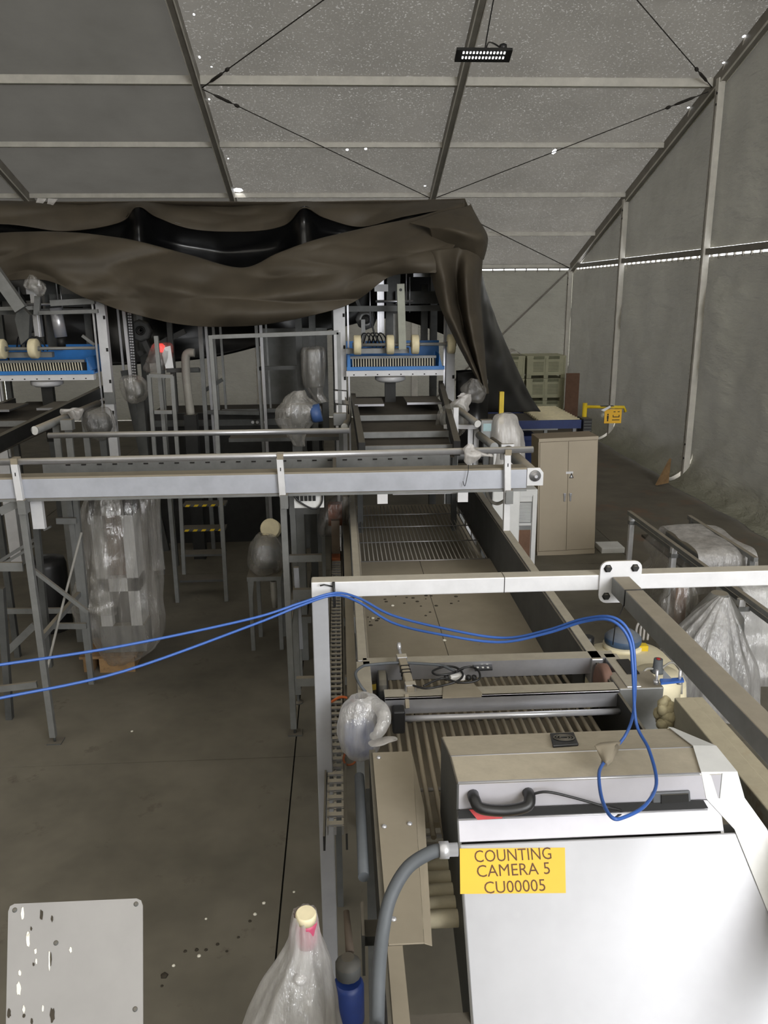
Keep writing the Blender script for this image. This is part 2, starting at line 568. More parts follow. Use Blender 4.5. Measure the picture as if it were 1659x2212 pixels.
far.add([(-34, PY[5], roofz(PY[5]) + .075), (RX[0], PY[5], roofz(PY[5]) + .075), (RX[0], PY[0], roofz(PY[0]) + .075), (-34, PY[0], roofz(PY[0]) + .075)], [(0, 1, 2, 3)])
far.add([(-34, PY[0], roofz(PY[0]) + .075), (7.62, PY[0], roofz(PY[0]) + .075), (7.62, 26.85, roofz(26.85) + .075), (-34, 26.85, roofz(26.85) + .075)], [(0, 1, 2, 3)])
far.build('roof_sheet', 'tent_cloth_old', ceil)
for i, x in enumerate(RX):
    w = 0.13
    mb = MB().beam((x, EAVE_Y, roofz(EAVE_Y) - 0.05), (x, RIDGE_Y, roofz(RIDGE_Y) - 0.05), w, 0.22)
    r = mb.build('rafter', 'alu_dark', ceil)
    e = MB()
    for s_ in (-1, 1):
        e.beam((x + s_ * 0.062, EAVE_Y, roofz(EAVE_Y) - 0.17), (x + s_ * 0.062, RIDGE_Y, roofz(RIDGE_Y) - 0.17), 0.018, 0.03)
    e.build('keder_rail', 'alu', r)
for j, y in enumerate(PY):
    h = 0.14 if j in (4,) else 0.095
    for i in range(4):
        MB().box(RX[i] + 0.065, RX[i + 1] - 0.065, y - h / 2, y + h / 2, roofz(y) - h / 2, roofz(y) + h / 2 + 0.01).build('purlin', 'alu', ceil)
# bracing wires with turnbuckles
def wire(p, q, r=0.010, ends=(1, 1)):
    p, q = Vector(p), Vector(q)
    d = (q - p).normalized()
    w = MB().tube([p, q], r, 6).build('brace_wire', 'cable_dark', ceil)
    for e_, (s0, dd) in zip(ends, ((p, d), (q, -d))):
        if e_:
            MB().tube([s0 + dd * 0.25, s0 + dd * 0.33, s0 + dd * 0.6, s0 + dd * 0.68], [0.012, 0.028, 0.028, 0.012], 6).lathe(s0 + dd * 0.8, [(0.015, -.06), (0.035, -.02), (0.035, .02), (0.015, .06)], 8, dd).build('turnbuckle', 'cable_dark', w)
def rp(x, y):
    return Vector((x, y, roofz(y) - 0.1))
wire(rp(-2.48, 17.1), rp(2.36, 12.3), ends=(1, 0))
wire(rp(-2.48, 17.15), rp(2.36, 21.6), ends=(1, 0))
wire(rp(2.52, 21.6), rp(7.36, 17.15), ends=(0, 1))
wire(rp(7.36, 17.0), rp(2.52, 12.3), ends=(1, 0))
wire(rp(2.52, 21.8), rp(7.36, 26.4), 0.012, ends=(0, 0))

# right gable wall
GX = 7.44
wr = thing('wall_right', (GX, 16, 0), 'grey tent end wall of wrinkled cloth between aluminium columns', 'wall', kind='structure')
for y in (26.55, 21.75, 16.75, 11.75, 6.75):
    c = MB().box(GX - 0.09, GX + 0.04, y - 0.065, y + 0.065, 0, roofz(y) - 0.08).build('column', 'alu', wr)
    MB().box(GX - 0.1, GX - 0.088, y - 0.02, y + 0.02, 0.2, roofz(y) - 0.3).build('groove', 'alu_dark', c)
    b = MB()
    for z in (0.5, 0.8, roofz(y) - 0.35, roofz(y) - 0.55):
        b.lathe((GX - 0.09, y - 0.04, z), [(0.022, 0), (0.022, 0.012)], 8, (-1, 0, 0))
    b.build('bolt', 'black_steel', c)
MB().box(GX - 0.05, GX + 0.05, -14, 26.5, 4.66, 4.78).build('girt', 'alu_dark', wr)
def folds(p, a):
    return a * (noise.noise(Vector((p[1] * 0.9, p[2] * 0.5, 3.1))) + 0.6 * noise.noise(Vector((p[1] * 1.3 + p[2] * 1.1, p[2] * 1.6 - p[1] * .7, 9.0))) + 0.3 * noise.noise(Vector((p[1] * 3 + p[2] * 2.2, p[2] * 3.4, 1.0))))
def wall_sheet(y0, y1, lower, nv):
    rows = []
    ny = int((y1 - y0) * 7)
    for j in range(ny + 1):
        y = y0 + (y1 - y0) * j / ny
        row = []
        for k in range(nv + 1):
            u = k / nv
            if lower:
                toe = 0.55 + 0.25 * noise.noise(Vector((y * 0.6, 0, 5)))
                if u < 0.86:
                    z = 4.628 - u / 0.86 * 4.085
                    x = GX + 0.11
                else:
                    w = (u - 0.86) / 0.14
                    z = 0.5 * (1 - w) ** 1.8 + 0.012
                    x = GX + 0.11 - toe * w ** 1.4
                edge = min(1, (y - y0) / 0.35, (y1 - y) / 0.35, max(0, (4.628 - z)) * 1.5 + 0.15)
                x += folds((0, y, z), 0.16) * max(edge, 0) * (1 if z > .3 else .4) - (0.05 if z > 0.5 else 0) * math.sin(math.pi * min(1, (4.628 - z) / 4.1)) * edge
            else:
                zt = roofz(y) + 0.06
                z = 4.80 + (zt - 4.80) * (1 - u)
                x = GX + 0.11 + folds((0, y, z), 0.07) * min(1, (y - y0) / 0.3, (y1 - y) / 0.3, (z - 4.8) * 3)
            yy = y
            if lower and z < 0.55:
                g = 0.16 * (1 - z / 0.55)
                yy = min(max(y, y0 + g), y1 - g * 0.5)
            row.append(Vector((x, yy, max(z, 0.012))))
        rows.append(row)
    return MB().grid(rows)
for a, b in ((21.75, 26.7), (16.75, 21.75), (11.75, 16.75), (6.75, 11.75)):
    wall_sheet(a, b, True, 60).build('wall_sheet', 'wall_cloth', wr)
    wall_sheet(a, b, False, 24).build('gable_sheet', 'wall_cloth', wr)
MB().add([(GX + .11, 6.7, 0), (GX + .11, -15.4, 0), (GX + .11, -15.4, 4.9), (GX + .11, RIDGE_Y, RZ), (GX + .11, 6.7, RZ)], [(0, 1, 2, 3, 4)]).build('wall_sheet', 'wall_cloth', wr)
for k in range(46):
    y = 26.3 - k * 0.33
    MB().box(GX + 0.09, GX + 0.13, y - 0.02, y + 0.02, 4.59, 4.67).build('tie', 'alu_dark', wr)
# far side wall
wb = thing('wall_back', (-4, 26.7, 0), 'pale grey tent side wall at the far end under the eave beam', 'wall', kind='structure')
rows = []
for j in range(71):
    x = 7.6 - j * 0.26
    rows.append([Vector((x, 26.72 + 0.1 * (noise.noise(Vector((x * 1.2 + z * .5, z * .5, 2))) + 0.5 * noise.noise(Vector((x * 3 - z * 1.5, z * .7, 7)))), z)) for z in [4.622 - 4.61 * k / 30 for k in range(31)]])
MB().grid(rows).build('wall_sheet', 'wall_cloth', wb)
MB().box(-34, -10.7, 26.7, 26.74, 0, 4.7).build('wall_sheet', 'wall_cloth', wb)
MB().box(-34, 7.4, 26.55, 26.67, 4.66, 4.78).build('eave_beam', 'alu_dark', wb)
for x in RX[:-1]:
    MB().box(x - 0.1, x + 0.1, 26.42, 26.58, 0, 4.68).build('column', 'alu', wb)
for k in range(22):
    MB().box(7.1 - k * 0.36, 7.13 - k * 0.36, 26.69, 26.73, 4.56, 4.67).build('tie', 'alu_dark', wb)
MB().tube([(7.3, 26.45, 4.55), (2.6, 26.45, 0.1)], 0.03, 6).build('brace_rod', 'alu_dark', wb)
# walls behind and to the left of the photographer
wl = MB().box(-34.1, -34, -15.4, 26.8, 0, 12).build('wall_left', 'wall_cloth')
tag(wl, 'grey tent cloth end wall far to the left', 'wall', kind='structure')
wf = thing('wall_front', (-4, -15.4, 0), 'grey tent side wall with an assumed open doorway behind the photographer', 'wall', kind='structure')
MB().box(-34, 1.0, -15.45, -15.4, 0, 4.9).box(1.0, 7.5, -15.45, -15.4, 4.4, 4.9).build('wall_sheet', 'wall_cloth', wf)  # the gap left in this unseen wall is an assumed doorway
# ------------------------------------------------------------------ front guard frame over the conveyor
FY, FZ = 3.85, 2.55
fr = thing('portal_frame', (-0.12, FY + .04, 0), 'white square-tube frame spanning the conveyor in the foreground with bolted plate', 'frame')
MB().box(-0.165, 2.9, FY, FY + 0.085, FZ - 0.042, FZ + 0.042).build('cross_beam', 'steel_white', fr, bevel=0.006)
MB().box(-0.165, -0.082, FY + 0.001, FY + 0.084, 0, FZ - 0.043).build('post', 'tube_shaded', fr, bevel=0.006)
MB().box(2.8, 2.885, FY + 0.001, FY + 0.084, 0, FZ - 0.043).build('post', 'tube_shaded', fr, bevel=0.006)
MB().box(0.815, 0.819, FY - 0.001, FY + 0.086, FZ - 0.043, FZ + 0.043).build('weld_seam', 'black_steel', fr)
pc = at(1340, 1257, Y=FY - 0.012)
def rounded(cx, cz, w, h, r, y):
    pts = []
    for sx, sz, a0 in ((1, 1, 0), (-1, 1, 90), (-1, -1, 180), (1, -1, 270)):
        for k in range(5):
            a = math.radians(a0 + k * 22.5)
            pts.append(Vector((cx + sx * (w / 2 - r) + r * math.cos(a), y, cz + sz * (h / 2 - r) + r * math.sin(a))))
    return pts
pl = MB().prism(rounded(pc.x, pc.z, 0.215, 0.225, 0.04, FY - 0.013), (0, 0.012, 0)).build('flange_plate', 'steel_white', fr)
for sx in (-1, 1):
    for sz in (-1, 1):
        MB().lathe((pc.x + sx * 0.07, FY - 0.013, pc.z + sz * 0.075), [(0.022, 0), (0.022, 0.004), (0.015, 0.005), (0.015, 0.018)], 6, (0, -1, 0)).build('bolt', 'black_steel', pl)
arm = MB().box(pc.x - 0.045, pc.x + 0.045, -2.2, FY - 0.014, pc.z - 0.06, pc.z + 0.03).build('cantilever_beam', 'galv', fr, bevel=0.005)
MB().box(pc.x - 0.045, pc.x + 0.045, -2.2, -2.1, 0, pc.z - 0.06).build('post', 'steel_white', fr)
wt = MB().tube([pc + Vector((-0.047, -0.2, -0.05)), pc + Vector((-0.047, -0.2, 0.032)), pc + Vector((0.047, -0.2, 0.032)), pc + Vector((0.047, -0.2, -0.04))], 0.003, 5).tube([pc + Vector((-0.05, -0.2, -0.05)), pc + Vector((-0.08, -0.19, -0.16)), pc + Vector((-0.085, -0.19, -0.26))], 0.003, 5)
wt.build('cable_tie', 'black_plastic', fr)
MB().tube([(-0.052, FY - 0.012, FZ + .045), (-0.05, FY - 0.012, FZ - .05), (-0.05, FY - .002, FZ - .09)], 0.008, 6).tube([(-0.055, FY - .01, FZ + .02), (-0.1, FY - .02, FZ + .035), (-0.12, FY - .02, FZ + .03)], 0.004, 5).build('cable_tie', 'black_plastic', fr)

# blue cables: tied to the frame, sagging to the camera box
def cable(name, pts, r, mat, label, cat='cable', n=60, group=None, nn=8):
    c = cr(pts, n)
    o = MB().tube(c, r, nn).build(name, mat, origin=c[0])
    return tag(o, label, cat, group)
ca = [at(-60, 1444, Y=3.0), at(0, 1436, Y=3.05), at(260, 1396, Y=3.3), at(540, 1337, Y=3.6), at(650, 1302, Y=3.72), at(722, 1281, Y=3.79), at(775, 1292, Y=3.74), at(850, 1330, Y=3.6), at(980, 1362, Y=3.4), at(1090, 1378, Y=3.3),
      at(1180, 1362, Y=3.2), at(1260, 1337, Y=3.1), at(1325, 1334, Y=3.0), at(1362, 1372, Y=2.95), at(1372, 1450, Y=2.9), at(1368, 1540, Y=2.86), at(1350, 1590, Y=2.84), at(1322, 1622, Y=2.8)]
cable('blue_cable', ca, 0.0064, 'cable_blue', 'upper blue cable of the pair, ending in the taped joint above the camera box', n=140)
cb = [at(-60, 1524, Y=2.95), at(0, 1508, Y=3.0), at(260, 1452, Y=3.25), at(540, 1352, Y=3.58), at(650, 1308, Y=3.71), at(722, 1286, Y=3.785), at(775, 1301, Y=3.72), at(850, 1346, Y=3.58), at(960, 1372, Y=3.38), at(1080, 1387, Y=3.28),
      at(1180, 1368, Y=3.18), at(1260, 1343, Y=3.08), at(1320, 1340, Y=2.98), at(1358, 1380, Y=2.93), at(1367, 1450, Y=2.88), at(1374, 1560, Y=2.82), at(1402, 1620, Y=2.68), at(1418, 1690, Y=2.5), at(1395, 1738, Y=2.34), at(1352, 1764, Y=2.26), at(1322, 1766, Y=2.24), at(1300, 1725, Y=2.36), at(1294, 1670, Y=2.54), at(1306, 1645, Y=2.66)]
cable('blue_cable', cb, 0.0064, 'cable_blue', 'lower blue cable that loops down over the camera box handle side', n=160)
# taped joint
tj = MB()
tp = [at(1282, 1612, Y=2.72), at(1338, 1600, Y=2.78), at(1322, 1640, Y=2.7), at(1298, 1655, Y=2.64)]
tj.grid(cloth([[at(1284, 1610, Y=2.72), at(1310, 1602, Y=2.76), at(1340, 1600, Y=2.8)], [at(1296, 1634, Y=2.68), at(1312, 1632, Y=2.66), at(1332, 1624, Y=2.74)], [at(1304, 1648, Y=2.64), at(1312, 1646, Y=2.63), at(1322, 1640, Y=2.68)]], 8, 8, 0.02, 12))
tj.tube([at(1330, 1612, Y=2.77), at(1312, 1640, Y=2.68), at(1305, 1650, Y=2.65)], [0.012, 0.02, 0.012], 8)
tag(tj.build('taped_joint', 'dust_belt', origin=tp[0], thick=0.003), 'beige taped joint where the blue cable ends meet', 'tape')

# ------------------------------------------------------------------ counting camera box
BX0, BX1 = 0.412, 1.43
def by(py, z):
    p = at(1200, py, Z=z)
    return (p.y, z)
A, B, C_, D_, E_ = by(1582, 2.13), by(1625, 2.205), by(1683, 2.215), by(1741, 2.10), by(1811, 2.0)
F_ = (E_[0] - 0.52, E_[1] - 0.66)
Abot, Fbot = (A[0], 1.62), (F_[0], F_[1] - 0.02)
box = thing('counting_camera_box', (0.9, 2.5, 1.6), 'stainless camera hood with yellow label and black handle, nearest the viewer', 'machine')
def strip(p, q, x0=BX0, x1=BX1, t=0.012):
    n = Vector((0, -(q[1] - p[1]), q[0] - p[0]))
    n = n.normalized() if n.z >= 0 or True else n
    if n.z < 0:
        n = -n
    m = MB().prism([(x0, p[0], p[1]), (x1, p[0], p[1]), (x1, q[0], q[1]), (x0, q[0], q[1])], -n * t)
    return m
strip(A, B).build('lid_rear', 'hood_top', box, bevel=0.004)
strip(B, C_).build('lid_top', 'hood_top', box, bevel=0.004)
lf = strip(C_, D_).build('lid_front', 'hood_steel', box, bevel=0.004)
sk = strip(D_, E_).build('seal_panel', 'hood_steel', box, bevel=0.003)
E2 = (E_[0] - 0.004, E_[1] - 0.005)
for P_ in (B, C_):  # thin bright tubes painted in as highlights along the folds
    MB().tube([(BX0, P_[0], P_[1] - .002), (BX1 - (.09 if P_ is C_ else .02), P_[0], P_[1] - .002)], .004, 6).build('edge_highlight', 'stainless_clean', box)
MB().tube([(BX0, D_[0] - .03, D_[1] - .022), (BX1 - .06, D_[0] - .03, D_[1] - .022)], .003, 6).build('edge_highlight', 'stainless_clean', box)
_n = Vector((0, -(F_[1] - E2[1]), F_[0] - E2[0])).normalized()
_n = _n if _n.z > 0 else -_n
fp = MB().prism([(BX0, E2[0], E2[1]), (BX1 + 0.05, E2[0], E2[1]), (BX1 + 0.24, F_[0], F_[1]), (BX0, F_[0], F_[1])], -_n * 0.012).build('front_panel', 'hood_panel', box, bevel=0.006)
def side(x, t):
    return MB().prism([(x, A[0], A[1] - .004), (x, B[0], B[1] - .004), (x, C_[0], C_[1] - .004), (x, D_[0], D_[1] - .004), (x, E_[0], E_[1] - .004), (x, F_[0], F_[1]), (x, F_[0] + 0.1, 1.3), (x, A[0] - 0.25, 1.62), (x, A[0], 1.75)], (t, 0, 0))
side(BX0 - 0.004, 0.012).build('side_panel', 'galv_dark', box)  # darker metal paints in the shade on the left side
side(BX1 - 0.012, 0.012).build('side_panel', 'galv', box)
MB().box(BX0, BX1, A[0] - 0.012, A[0], 1.65, A[1] - .01).build('rear_panel', 'galv', box)
# black rubber gasket along the seam
d_ = Vector((0, E_[0] - D_[0], E_[1] - D_[1])).normalized()
nrm = Vector((0, d_.z, -d_.y))
nrm = nrm if nrm.z > 0 else -nrm
g0 = Vector((0, D_[0], D_[1])) + nrm * 0.006
MB().prism([g0 + Vector((BX0, 0, 0)), g0 + Vector((1.36, 0, 0)), g0 + Vector((1.375, 0, 0)) + d_ * .03, g0 + Vector((BX0, 0, 0)) + d_ * 0.03], nrm * 0.008).build('gasket', 'rubber', box)
# handle
cdir = Vector((0, D_[0] - C_[0], D_[1] - C_[1])).normalized()
cn = Vector((0, cdir.z, -cdir.y))
cn = cn if cn.y < 0 else -cn
def on_front(px, py, lift=0.0):
    """point of the lid front under a place of the photograph"""
    o = Vector((0, C_[0], C_[1]))
    d = at(px, py, Y=1.0) - CAM
    t = (o - CAM).dot(cn) / d.dot(cn)
    return CAM + d * t + cn * lift
h0, h1 = on_front(1022, 1716), on_front(1140, 1712)
hd = MB().tube(cr([h0 - cn * .005, h0 + cn * 0.035, h0 + cn * 0.06 + cdir * .02 + Vector((0.02, 0, 0)), (h0 + h1) / 2 + cn * 0.065 + cdir * .03, h1 + cn * 0.06 + cdir * .02 + Vector((-0.02, 0, 0)), h1 + cn * 0.035, h1 - cn * .005], 30), 0.022, 12)
hd.build('handle', 'black_plastic', box)
cable_c = cr([h1 + cn * .02, h1 + cn * .03 + Vector((.06, 0, .02)), on_front(1230, 1712, .03), on_front(1300, 1732, .03), on_front(1340, 1746, .02), on_front(1310, 1762, .02), on_front(1260, 1752, .01), on_front(1240, 1744, 0.01)], 40)
MB().tube(cable_c, 0.005, 6).build('handle_cord', 'black_plastic', box)
o1 = Vector((0, D_[0], D_[1]))
def on_plane(px, py, o, n, lift=0.0):
    d = at(px, py, Y=1.0) - CAM
    t = (o - CAM).dot(n) / d.dot(n)
    return CAM + d * t + n * lift
MB().prism([on_plane(x, y, o1, nrm, 0.016) for x, y in ((1012, 1748), (1030, 1770), (1083, 1767), (1085, 1755), (1040, 1746))], nrm * 0.002).build('red_tape', 'red_tape', box)
# latch
lq = [on_front(x, y, 0.001) for x, y in ((1408, 1709), (1488, 1705), (1490, 1729), (1408, 1734))]
la = MB().prism(lq, cn * 0.012).build('latch', 'latch_grey', box, bevel=0.004)
lq2 = [on_front(x, y, 0.014) for x, y in ((1425, 1712), (1483, 1709), (1484, 1726), (1425, 1730))]
MB().prism(lq2, cn * 0.004).build('latch_paddle', 'black_steel', la)
# fan guard on the rear lid
bn_ = Vector((0, -(B[1] - A[1]), B[0] - A[0])).normalized()
bn_ = bn_ if bn_.z > 0 else -bn_
oA = Vector((0, A[0], A[1]))
fq = [on_plane(x, y, oA, bn_, 0.0) for x, y in ((1188, 1589), (1240, 1587), (1250, 1612), (1194, 1616))]
fan = MB().prism(fq, bn_ * 0.012).build('fan_guard', 'black_plastic', box, bevel=0.004)
fc = sum(fq, Vector()) / 4 + bn_ * 0.014
ex = (fq[1] - fq[0]).normalized()
ey = bn_.cross(ex)
for rr in (0.018, 0.030, 0.042):
    ring = [fc + (ex * math.cos(t) + ey * math.sin(t)) * rr for t in [k * math.pi / 10 for k in range(21)]]
    MB().tube(ring, 0.0035, 5, cap=False).build('guard_ring', 'galv_dark', fan)
# label
eu = Vector((1, 0, 0))
ev = Vector((0, E2[0] - F_[0], E2[1] - F_[1])).normalized()
en = eu.cross(ev).normalized()
oE = Vector((0, E2[0], E2[1]))
lc = [on_plane(x, y, oE, en, 0.0015) for x, y in ((993, 1833), (1220, 1831), (1222, 1929), (994, 1931))]
lab = MB().prism(lc, en * 0.001).build('label_sticker', 'label_yellow', box)
lab['label'] = 'yellow sticker reading COUNTING CAMERA 5 CU00005'
def text_mesh(name, body, size, origin, ux, uy, mat, parent, width=None, bold=0.0):
    cu = bpy.data.curves.new(name, 'FONT')
    cu.body = body
    cu.size = size
    cu.align_x = 'CENTER'
    cu.align_y = 'CENTER'
    cu.offset = bold
    cu.resolution_u = 3
    to = bpy.data.objects.new('tmp', cu)
    COL.objects.link(to)
    dg = bpy.context.evaluated_depsgraph_get()
    me = bpy.data.meshes.new_from_object(to.evaluated_get(dg))
    bpy.data.objects.remove(to)
    bpy.data.curves.remove(cu)
    xs = [v.co.x for v in me.vertices]
    k = width / (max(xs) - min(xs)) if width else 1.0
    org = ORG[parent.name]
    ux, uy = Vector(ux), Vector(uy)
    for v in me.vertices:
        v.co = Vector(origin) + ux * v.co.x * k + uy * v.co.y - org
    me.materials.clear()
    me.materials.append(MATS[mat])
    o = bpy.data.objects.new(name, me)
    COL.objects.link(o)
    o.parent = parent
    ORG[o.name] = org
    return o
for (tx, ty, s_, wpx) in ((1108, 1848, 'COUNTING', 166), (1109, 1880, 'CAMERA 5', 158), (1112, 1916, 'CU00005', 132)):
    c0 = on_plane(tx, ty, oE, en, 0.0032)
    w_ = (on_plane(tx + wpx / 2, ty, oE, en) - on_plane(tx - wpx / 2, ty, oE, en)).length
    hpx = (on_plane(tx, ty - 13, oE, en) - on_plane(tx, ty + 13, oE, en)).length
    text_mesh('lettering', s_, hpx / 0.70, c0, eu, ev, 'ink', lab, w_, 0.0)
# curled white film along the right edge
prof_ = [(A, 1.415, 1.44), (B, 1.40, 1.50), (C_, 1.345, 1.49), (D_, 1.375, 1.53), (E_, 1.47, 1.60), (F_, 1.66, 1.86)]
rin = [Vector((x0, p[0], p[1] + .006)) for p, x0, x1 in prof_]
rout = [Vector((x1, p[0] + .005, p[1] - .002)) for p, x0, x1 in prof_]
MB().grid([rin, rout], smooth=False).build('edge_film', 'white_plastic', box, thick=0.003)
# conduit
gl = at(962, 1836, Y=2.22)
hose = MB().tube(cr([gl, at(930, 1842, Y=2.22), at(880, 1875, Y=2.2), at(843, 1940, Y=2.15), at(826, 2020, Y=2.08), at(818, 2110, Y=1.98), at(815, 2212, Y=1.88), at(812, 2330, Y=1.75), Vector((0.0, 1.7, 0.9))], 50), 0.0215, 12).build('conduit', 'hose', box)
MB().lathe(gl, [(0.028, -0.02), (0.028, 0.01), (0.022, 0.012), (0.022, 0.04)], 10, (1, 0, 0)).build('conduit_gland', 'stainless_clean', hose)
# base brackets that carry the hood on the conveyor rails
MB().box(BX0 - 0.27, BX0 - .004, 2.2, 2.28, 1.5, 1.54).build('mounting_bracket', 'galv_dark', box)
MB().box(BX1 - .004, BX1 + 0.2, 2.75, 2.85, 1.86, 1.91).build('mounting_bracket', 'galv', box)
# ------------------------------------------------------------------ main conveyor with deep sides
RZ_, BZ = 1.95, 1.53
mc = thing('infeed_conveyor', (0.78, 6.8, 0), 'long dusty belt conveyor with high metal sides running away under the cross conveyor', 'conveyor')
LX, RX_ = 0.105, 1.435
MB().box(LX - 0.035, LX + 0.02, 4.28, 9.6, RZ_ - 0.16, RZ_).build('side_rail', 'stainless', mc, bevel=0.004)
MB().box(RX_ - 0.02, RX_ + 0.045, 4.2, 9.6, RZ_ - 0.16, RZ_).build('side_rail', 'stainless', mc, bevel=0.004)
MB().box(LX + 0.021, LX + 0.032, 4.3, 9.6, BZ - 0.05, RZ_ - 0.01).build('side_guard', 'galv', mc)
MB().box(RX_ - 0.034, RX_ - 0.021, 4.3, 9.6, BZ - 0.05, RZ_ - 0.01).build('side_guard', 'galv_dark', mc)
MB().box(LX - 0.10, LX - 0.04, 4.28, 9.6, BZ + 0.10, BZ + 0.2).build('cable_duct', 'dust_belt', mc)
MB().box(LX + 0.033, RX_ - 0.035, 4.3, 7.28, BZ - 0.03, BZ).build('belt', 'dust_belt', mc)
MB().box(LX + 0.033, RX_ - 0.035, 7.28, 9.9, BZ - 0.16, BZ - 0.14).build('under_tray', 'dust_belt', mc)
for x in (0.72,):
    MB().box(x, x + 0.005, 4.35, 7.27, BZ - 0.001, BZ + 0.0015).build('belt_seam', 'dark_belt', mc)
for i in range(30):       # wire grate: bars run away from the viewer
    x = LX + 0.06 + i * (RX_ - LX - 0.12) / 29
    MB().tube([(x, 7.29, BZ - 0.005), (x, 8.2, BZ - 0.01), (x, 9.4, BZ - 0.02)], 0.006, 5).build('grate_bar', 'stainless', mc)
for y in (7.285, 7.9, 8.45, 8.95):
    MB().tube([(LX + 0.04, y, BZ - 0.004), (RX_ - 0.04, y, BZ - 0.004)], 0.011 if y < 7.3 else 0.006, 6).build('grate_cross_bar', 'stainless', mc)
mc_s = MB()
rnd = random.Random(3)
for k in range(26):
    p = at(rnd.gauss(905, 45), rnd.gauss(1297, 10), Z=BZ)
    if k > 18:
        p = at(rnd.gauss(815, 14), rnd.gauss(1338, 7), Z=BZ)
    r = rnd.uniform(0.006, 0.018)
    mc_s.lathe((p.x, p.y, BZ), [(r, 0), (r * 0.8, 0.003), (r * 0.3, 0.005)], 7)
tag(mc_s.build('debris_specks', 'dropping_dark', mc), kind='stuff')
for (px, py) in ((848, 1309), (805, 1336), (960, 1384)):
    p = at(px, py, Z=BZ)
    MB().lathe((p.x, p.y, BZ), [(0.012, 0), (0.016, .004), (0.006, .01)], 7).build('pale_chip', 'dropping_white', mc)
# hazard tape on the left rail end
ty0 = 4.98
MB().box(LX + 0.033, LX + 0.11, 4.46, 5.02, BZ, BZ + 0.002).build('hazard_tape', 'dark_belt', mc)
for k in range(3):
    y = 4.53 + k * 0.17
    MB().prism([(LX + 0.034, y, BZ + 0.0022), (LX + 0.095, y + .02, BZ + 0.0022), (LX + 0.095, y + 0.1, BZ + 0.0022), (LX + 0.034, y + 0.08, BZ + 0.0022)], (0, 0, 0.001)).build('hazard_stripe', 'yellow', mc)
for x in (LX - 0.01, RX_ + 0.01):
    for y in (5.4, 7.6, 9.4):
        if x < 1 or y > 9:
            MB().box(x - 0.03, x + 0.03, y - 0.03, y + 0.03, 0, RZ_ - 0.16).build('leg', 'galv', mc)
for x in (RX_ + .01,):
    for y in (5.5, 7.6):
        MB().box(x - 0.03, x + 0.03, y - 0.03, y + 0.03, 0, RZ_ - 0.16).build('leg', 'galv', mc)
for z in (1.2, 0.7):
    for y in (5.4, 7.6):
        MB().box(LX, RX_, y - 0.02, y + 0.02, z - 0.03, z + 0.03).build('leg_brace', 'galv', mc)
MB().box(LX - 0.6, LX - 0.04, 7.4, 7.46, 1.12, 1.22).build('side_bracket', 'galv', mc)
MB().box(LX - 0.62, LX - 0.56, 7.4, 7.46, 0.1, 1.12).build('outrigger_leg', 'galv', mc)
MB().lathe((LX - 0.59, 7.43, 0), [(0.05, 0), (0.05, 0.012), (0.014, 0.02), (0.014, 0.1)], 10).build('leveling_foot', 'galv_dark', mc)

# ------------------------------------------------------------------ drive chain along the left side
CZ = 1.5
def chx(y):
    return -0.066 + (y - 3.2) * 0.0
ch = thing('cable_chain', (-0.07, 5.6, CZ), 'dark energy chain lying in a channel left of the belt conveyor', 'chain')
trough = MB().box(-0.125, -0.115, 3.3, 7.9, CZ - 0.06, CZ + 0.02).box(-0.018, -0.008, 3.3, 7.9, CZ - 0.06, CZ + 0.03).box(-0.125, -0.008, 4.3, 7.9, CZ - 0.065, CZ - 0.055)
trough.build('channel', 'black_steel', ch)
link = None
for k in range(63):
    y = 3.4 + k * 0.071
    if link is None:
        m = MB()
        m.box(-0.11, -0.100, y, y + 0.064, CZ - 0.05, CZ).box(-0.036, -0.026, y, y + 0.064, CZ - 0.05, CZ).box(-0.11, -0.026, y + 0.006, y + 0.036, CZ - 0.008, CZ + .004)
        m.box(-0.075, -0.063, y, y + .064, CZ - .05, CZ - .006)
        link = m.build('chain_link', 'stainless', ch)
        y_first = y
    else:
        copy_part(link, (0, y - y_first, 0), ch)
MB().box(-0.112, -0.03, 7.42, 7.55, CZ - .02, CZ + .03).build('rusty_clamp', 'rust', ch)
MB().box(-0.11, -0.03, 7.6, 7.66, CZ - .3, CZ + .35).build('end_bracket', 'lever_brown', ch)
for y in (4.6, 6.2, 7.6):
    MB().box(-0.09, -0.05, y - .02, y + .02, 0, CZ - 0.066).build('stand_leg', 'galv_dark', ch)

# ------------------------------------------------------------------ brush and roller unit in front of the belt
un = thing('sorting_unit', (0.8, 3.7, 0), 'dusty roller bed unit with two cross beams and chrome shaft before the camera box', 'machine')
UY0, UY1 = 3.82, 4.24
MB().box(0.10, 1.56, UY1 - 0.02, UY1 + 0.0, RZ_ - 0.1, RZ_).box(0.10, 1.56, UY1, UY1 + 0.07, RZ_ - 0.012, RZ_).build('rear_beam', 'stainless', un)
MB().box(0.2, 1.45, 3.83, 3.93, RZ_ - 0.02, RZ_ - 0.005).box(0.2, 1.45, 3.83, 3.845, RZ_ - 0.1, RZ_ - 0.005).build('front_beam', 'stainless', un, bevel=0.003)
MB().tube([(0.28, 3.78, RZ_ - 0.1), (1.46, 3.78, RZ_ - 0.1)], 0.016, 12).build('chrome_shaft', 'stainless_clean', un)
MB().box(0.06, 0.14, 3.8, 4.27, RZ_ - 0.25, RZ_).build('end_plate', 'stainless', un, bevel=0.004)
MB().box(1.50, 1.58, 3.86, 4.27, RZ_ - 0.3, RZ_).build('end_plate', 'stainless', un, bevel=0.004)
MB().box(1.455, 1.70, 3.85, 4.05, RZ_ - 0.4, RZ_ - .005).build('gear_housing', 'galv', un, bevel=0.008)
MB().box(1.55, 1.62, 4.0, 4.18, RZ_, RZ_ + .006).build('slot_plate', 'slot_dark', un)
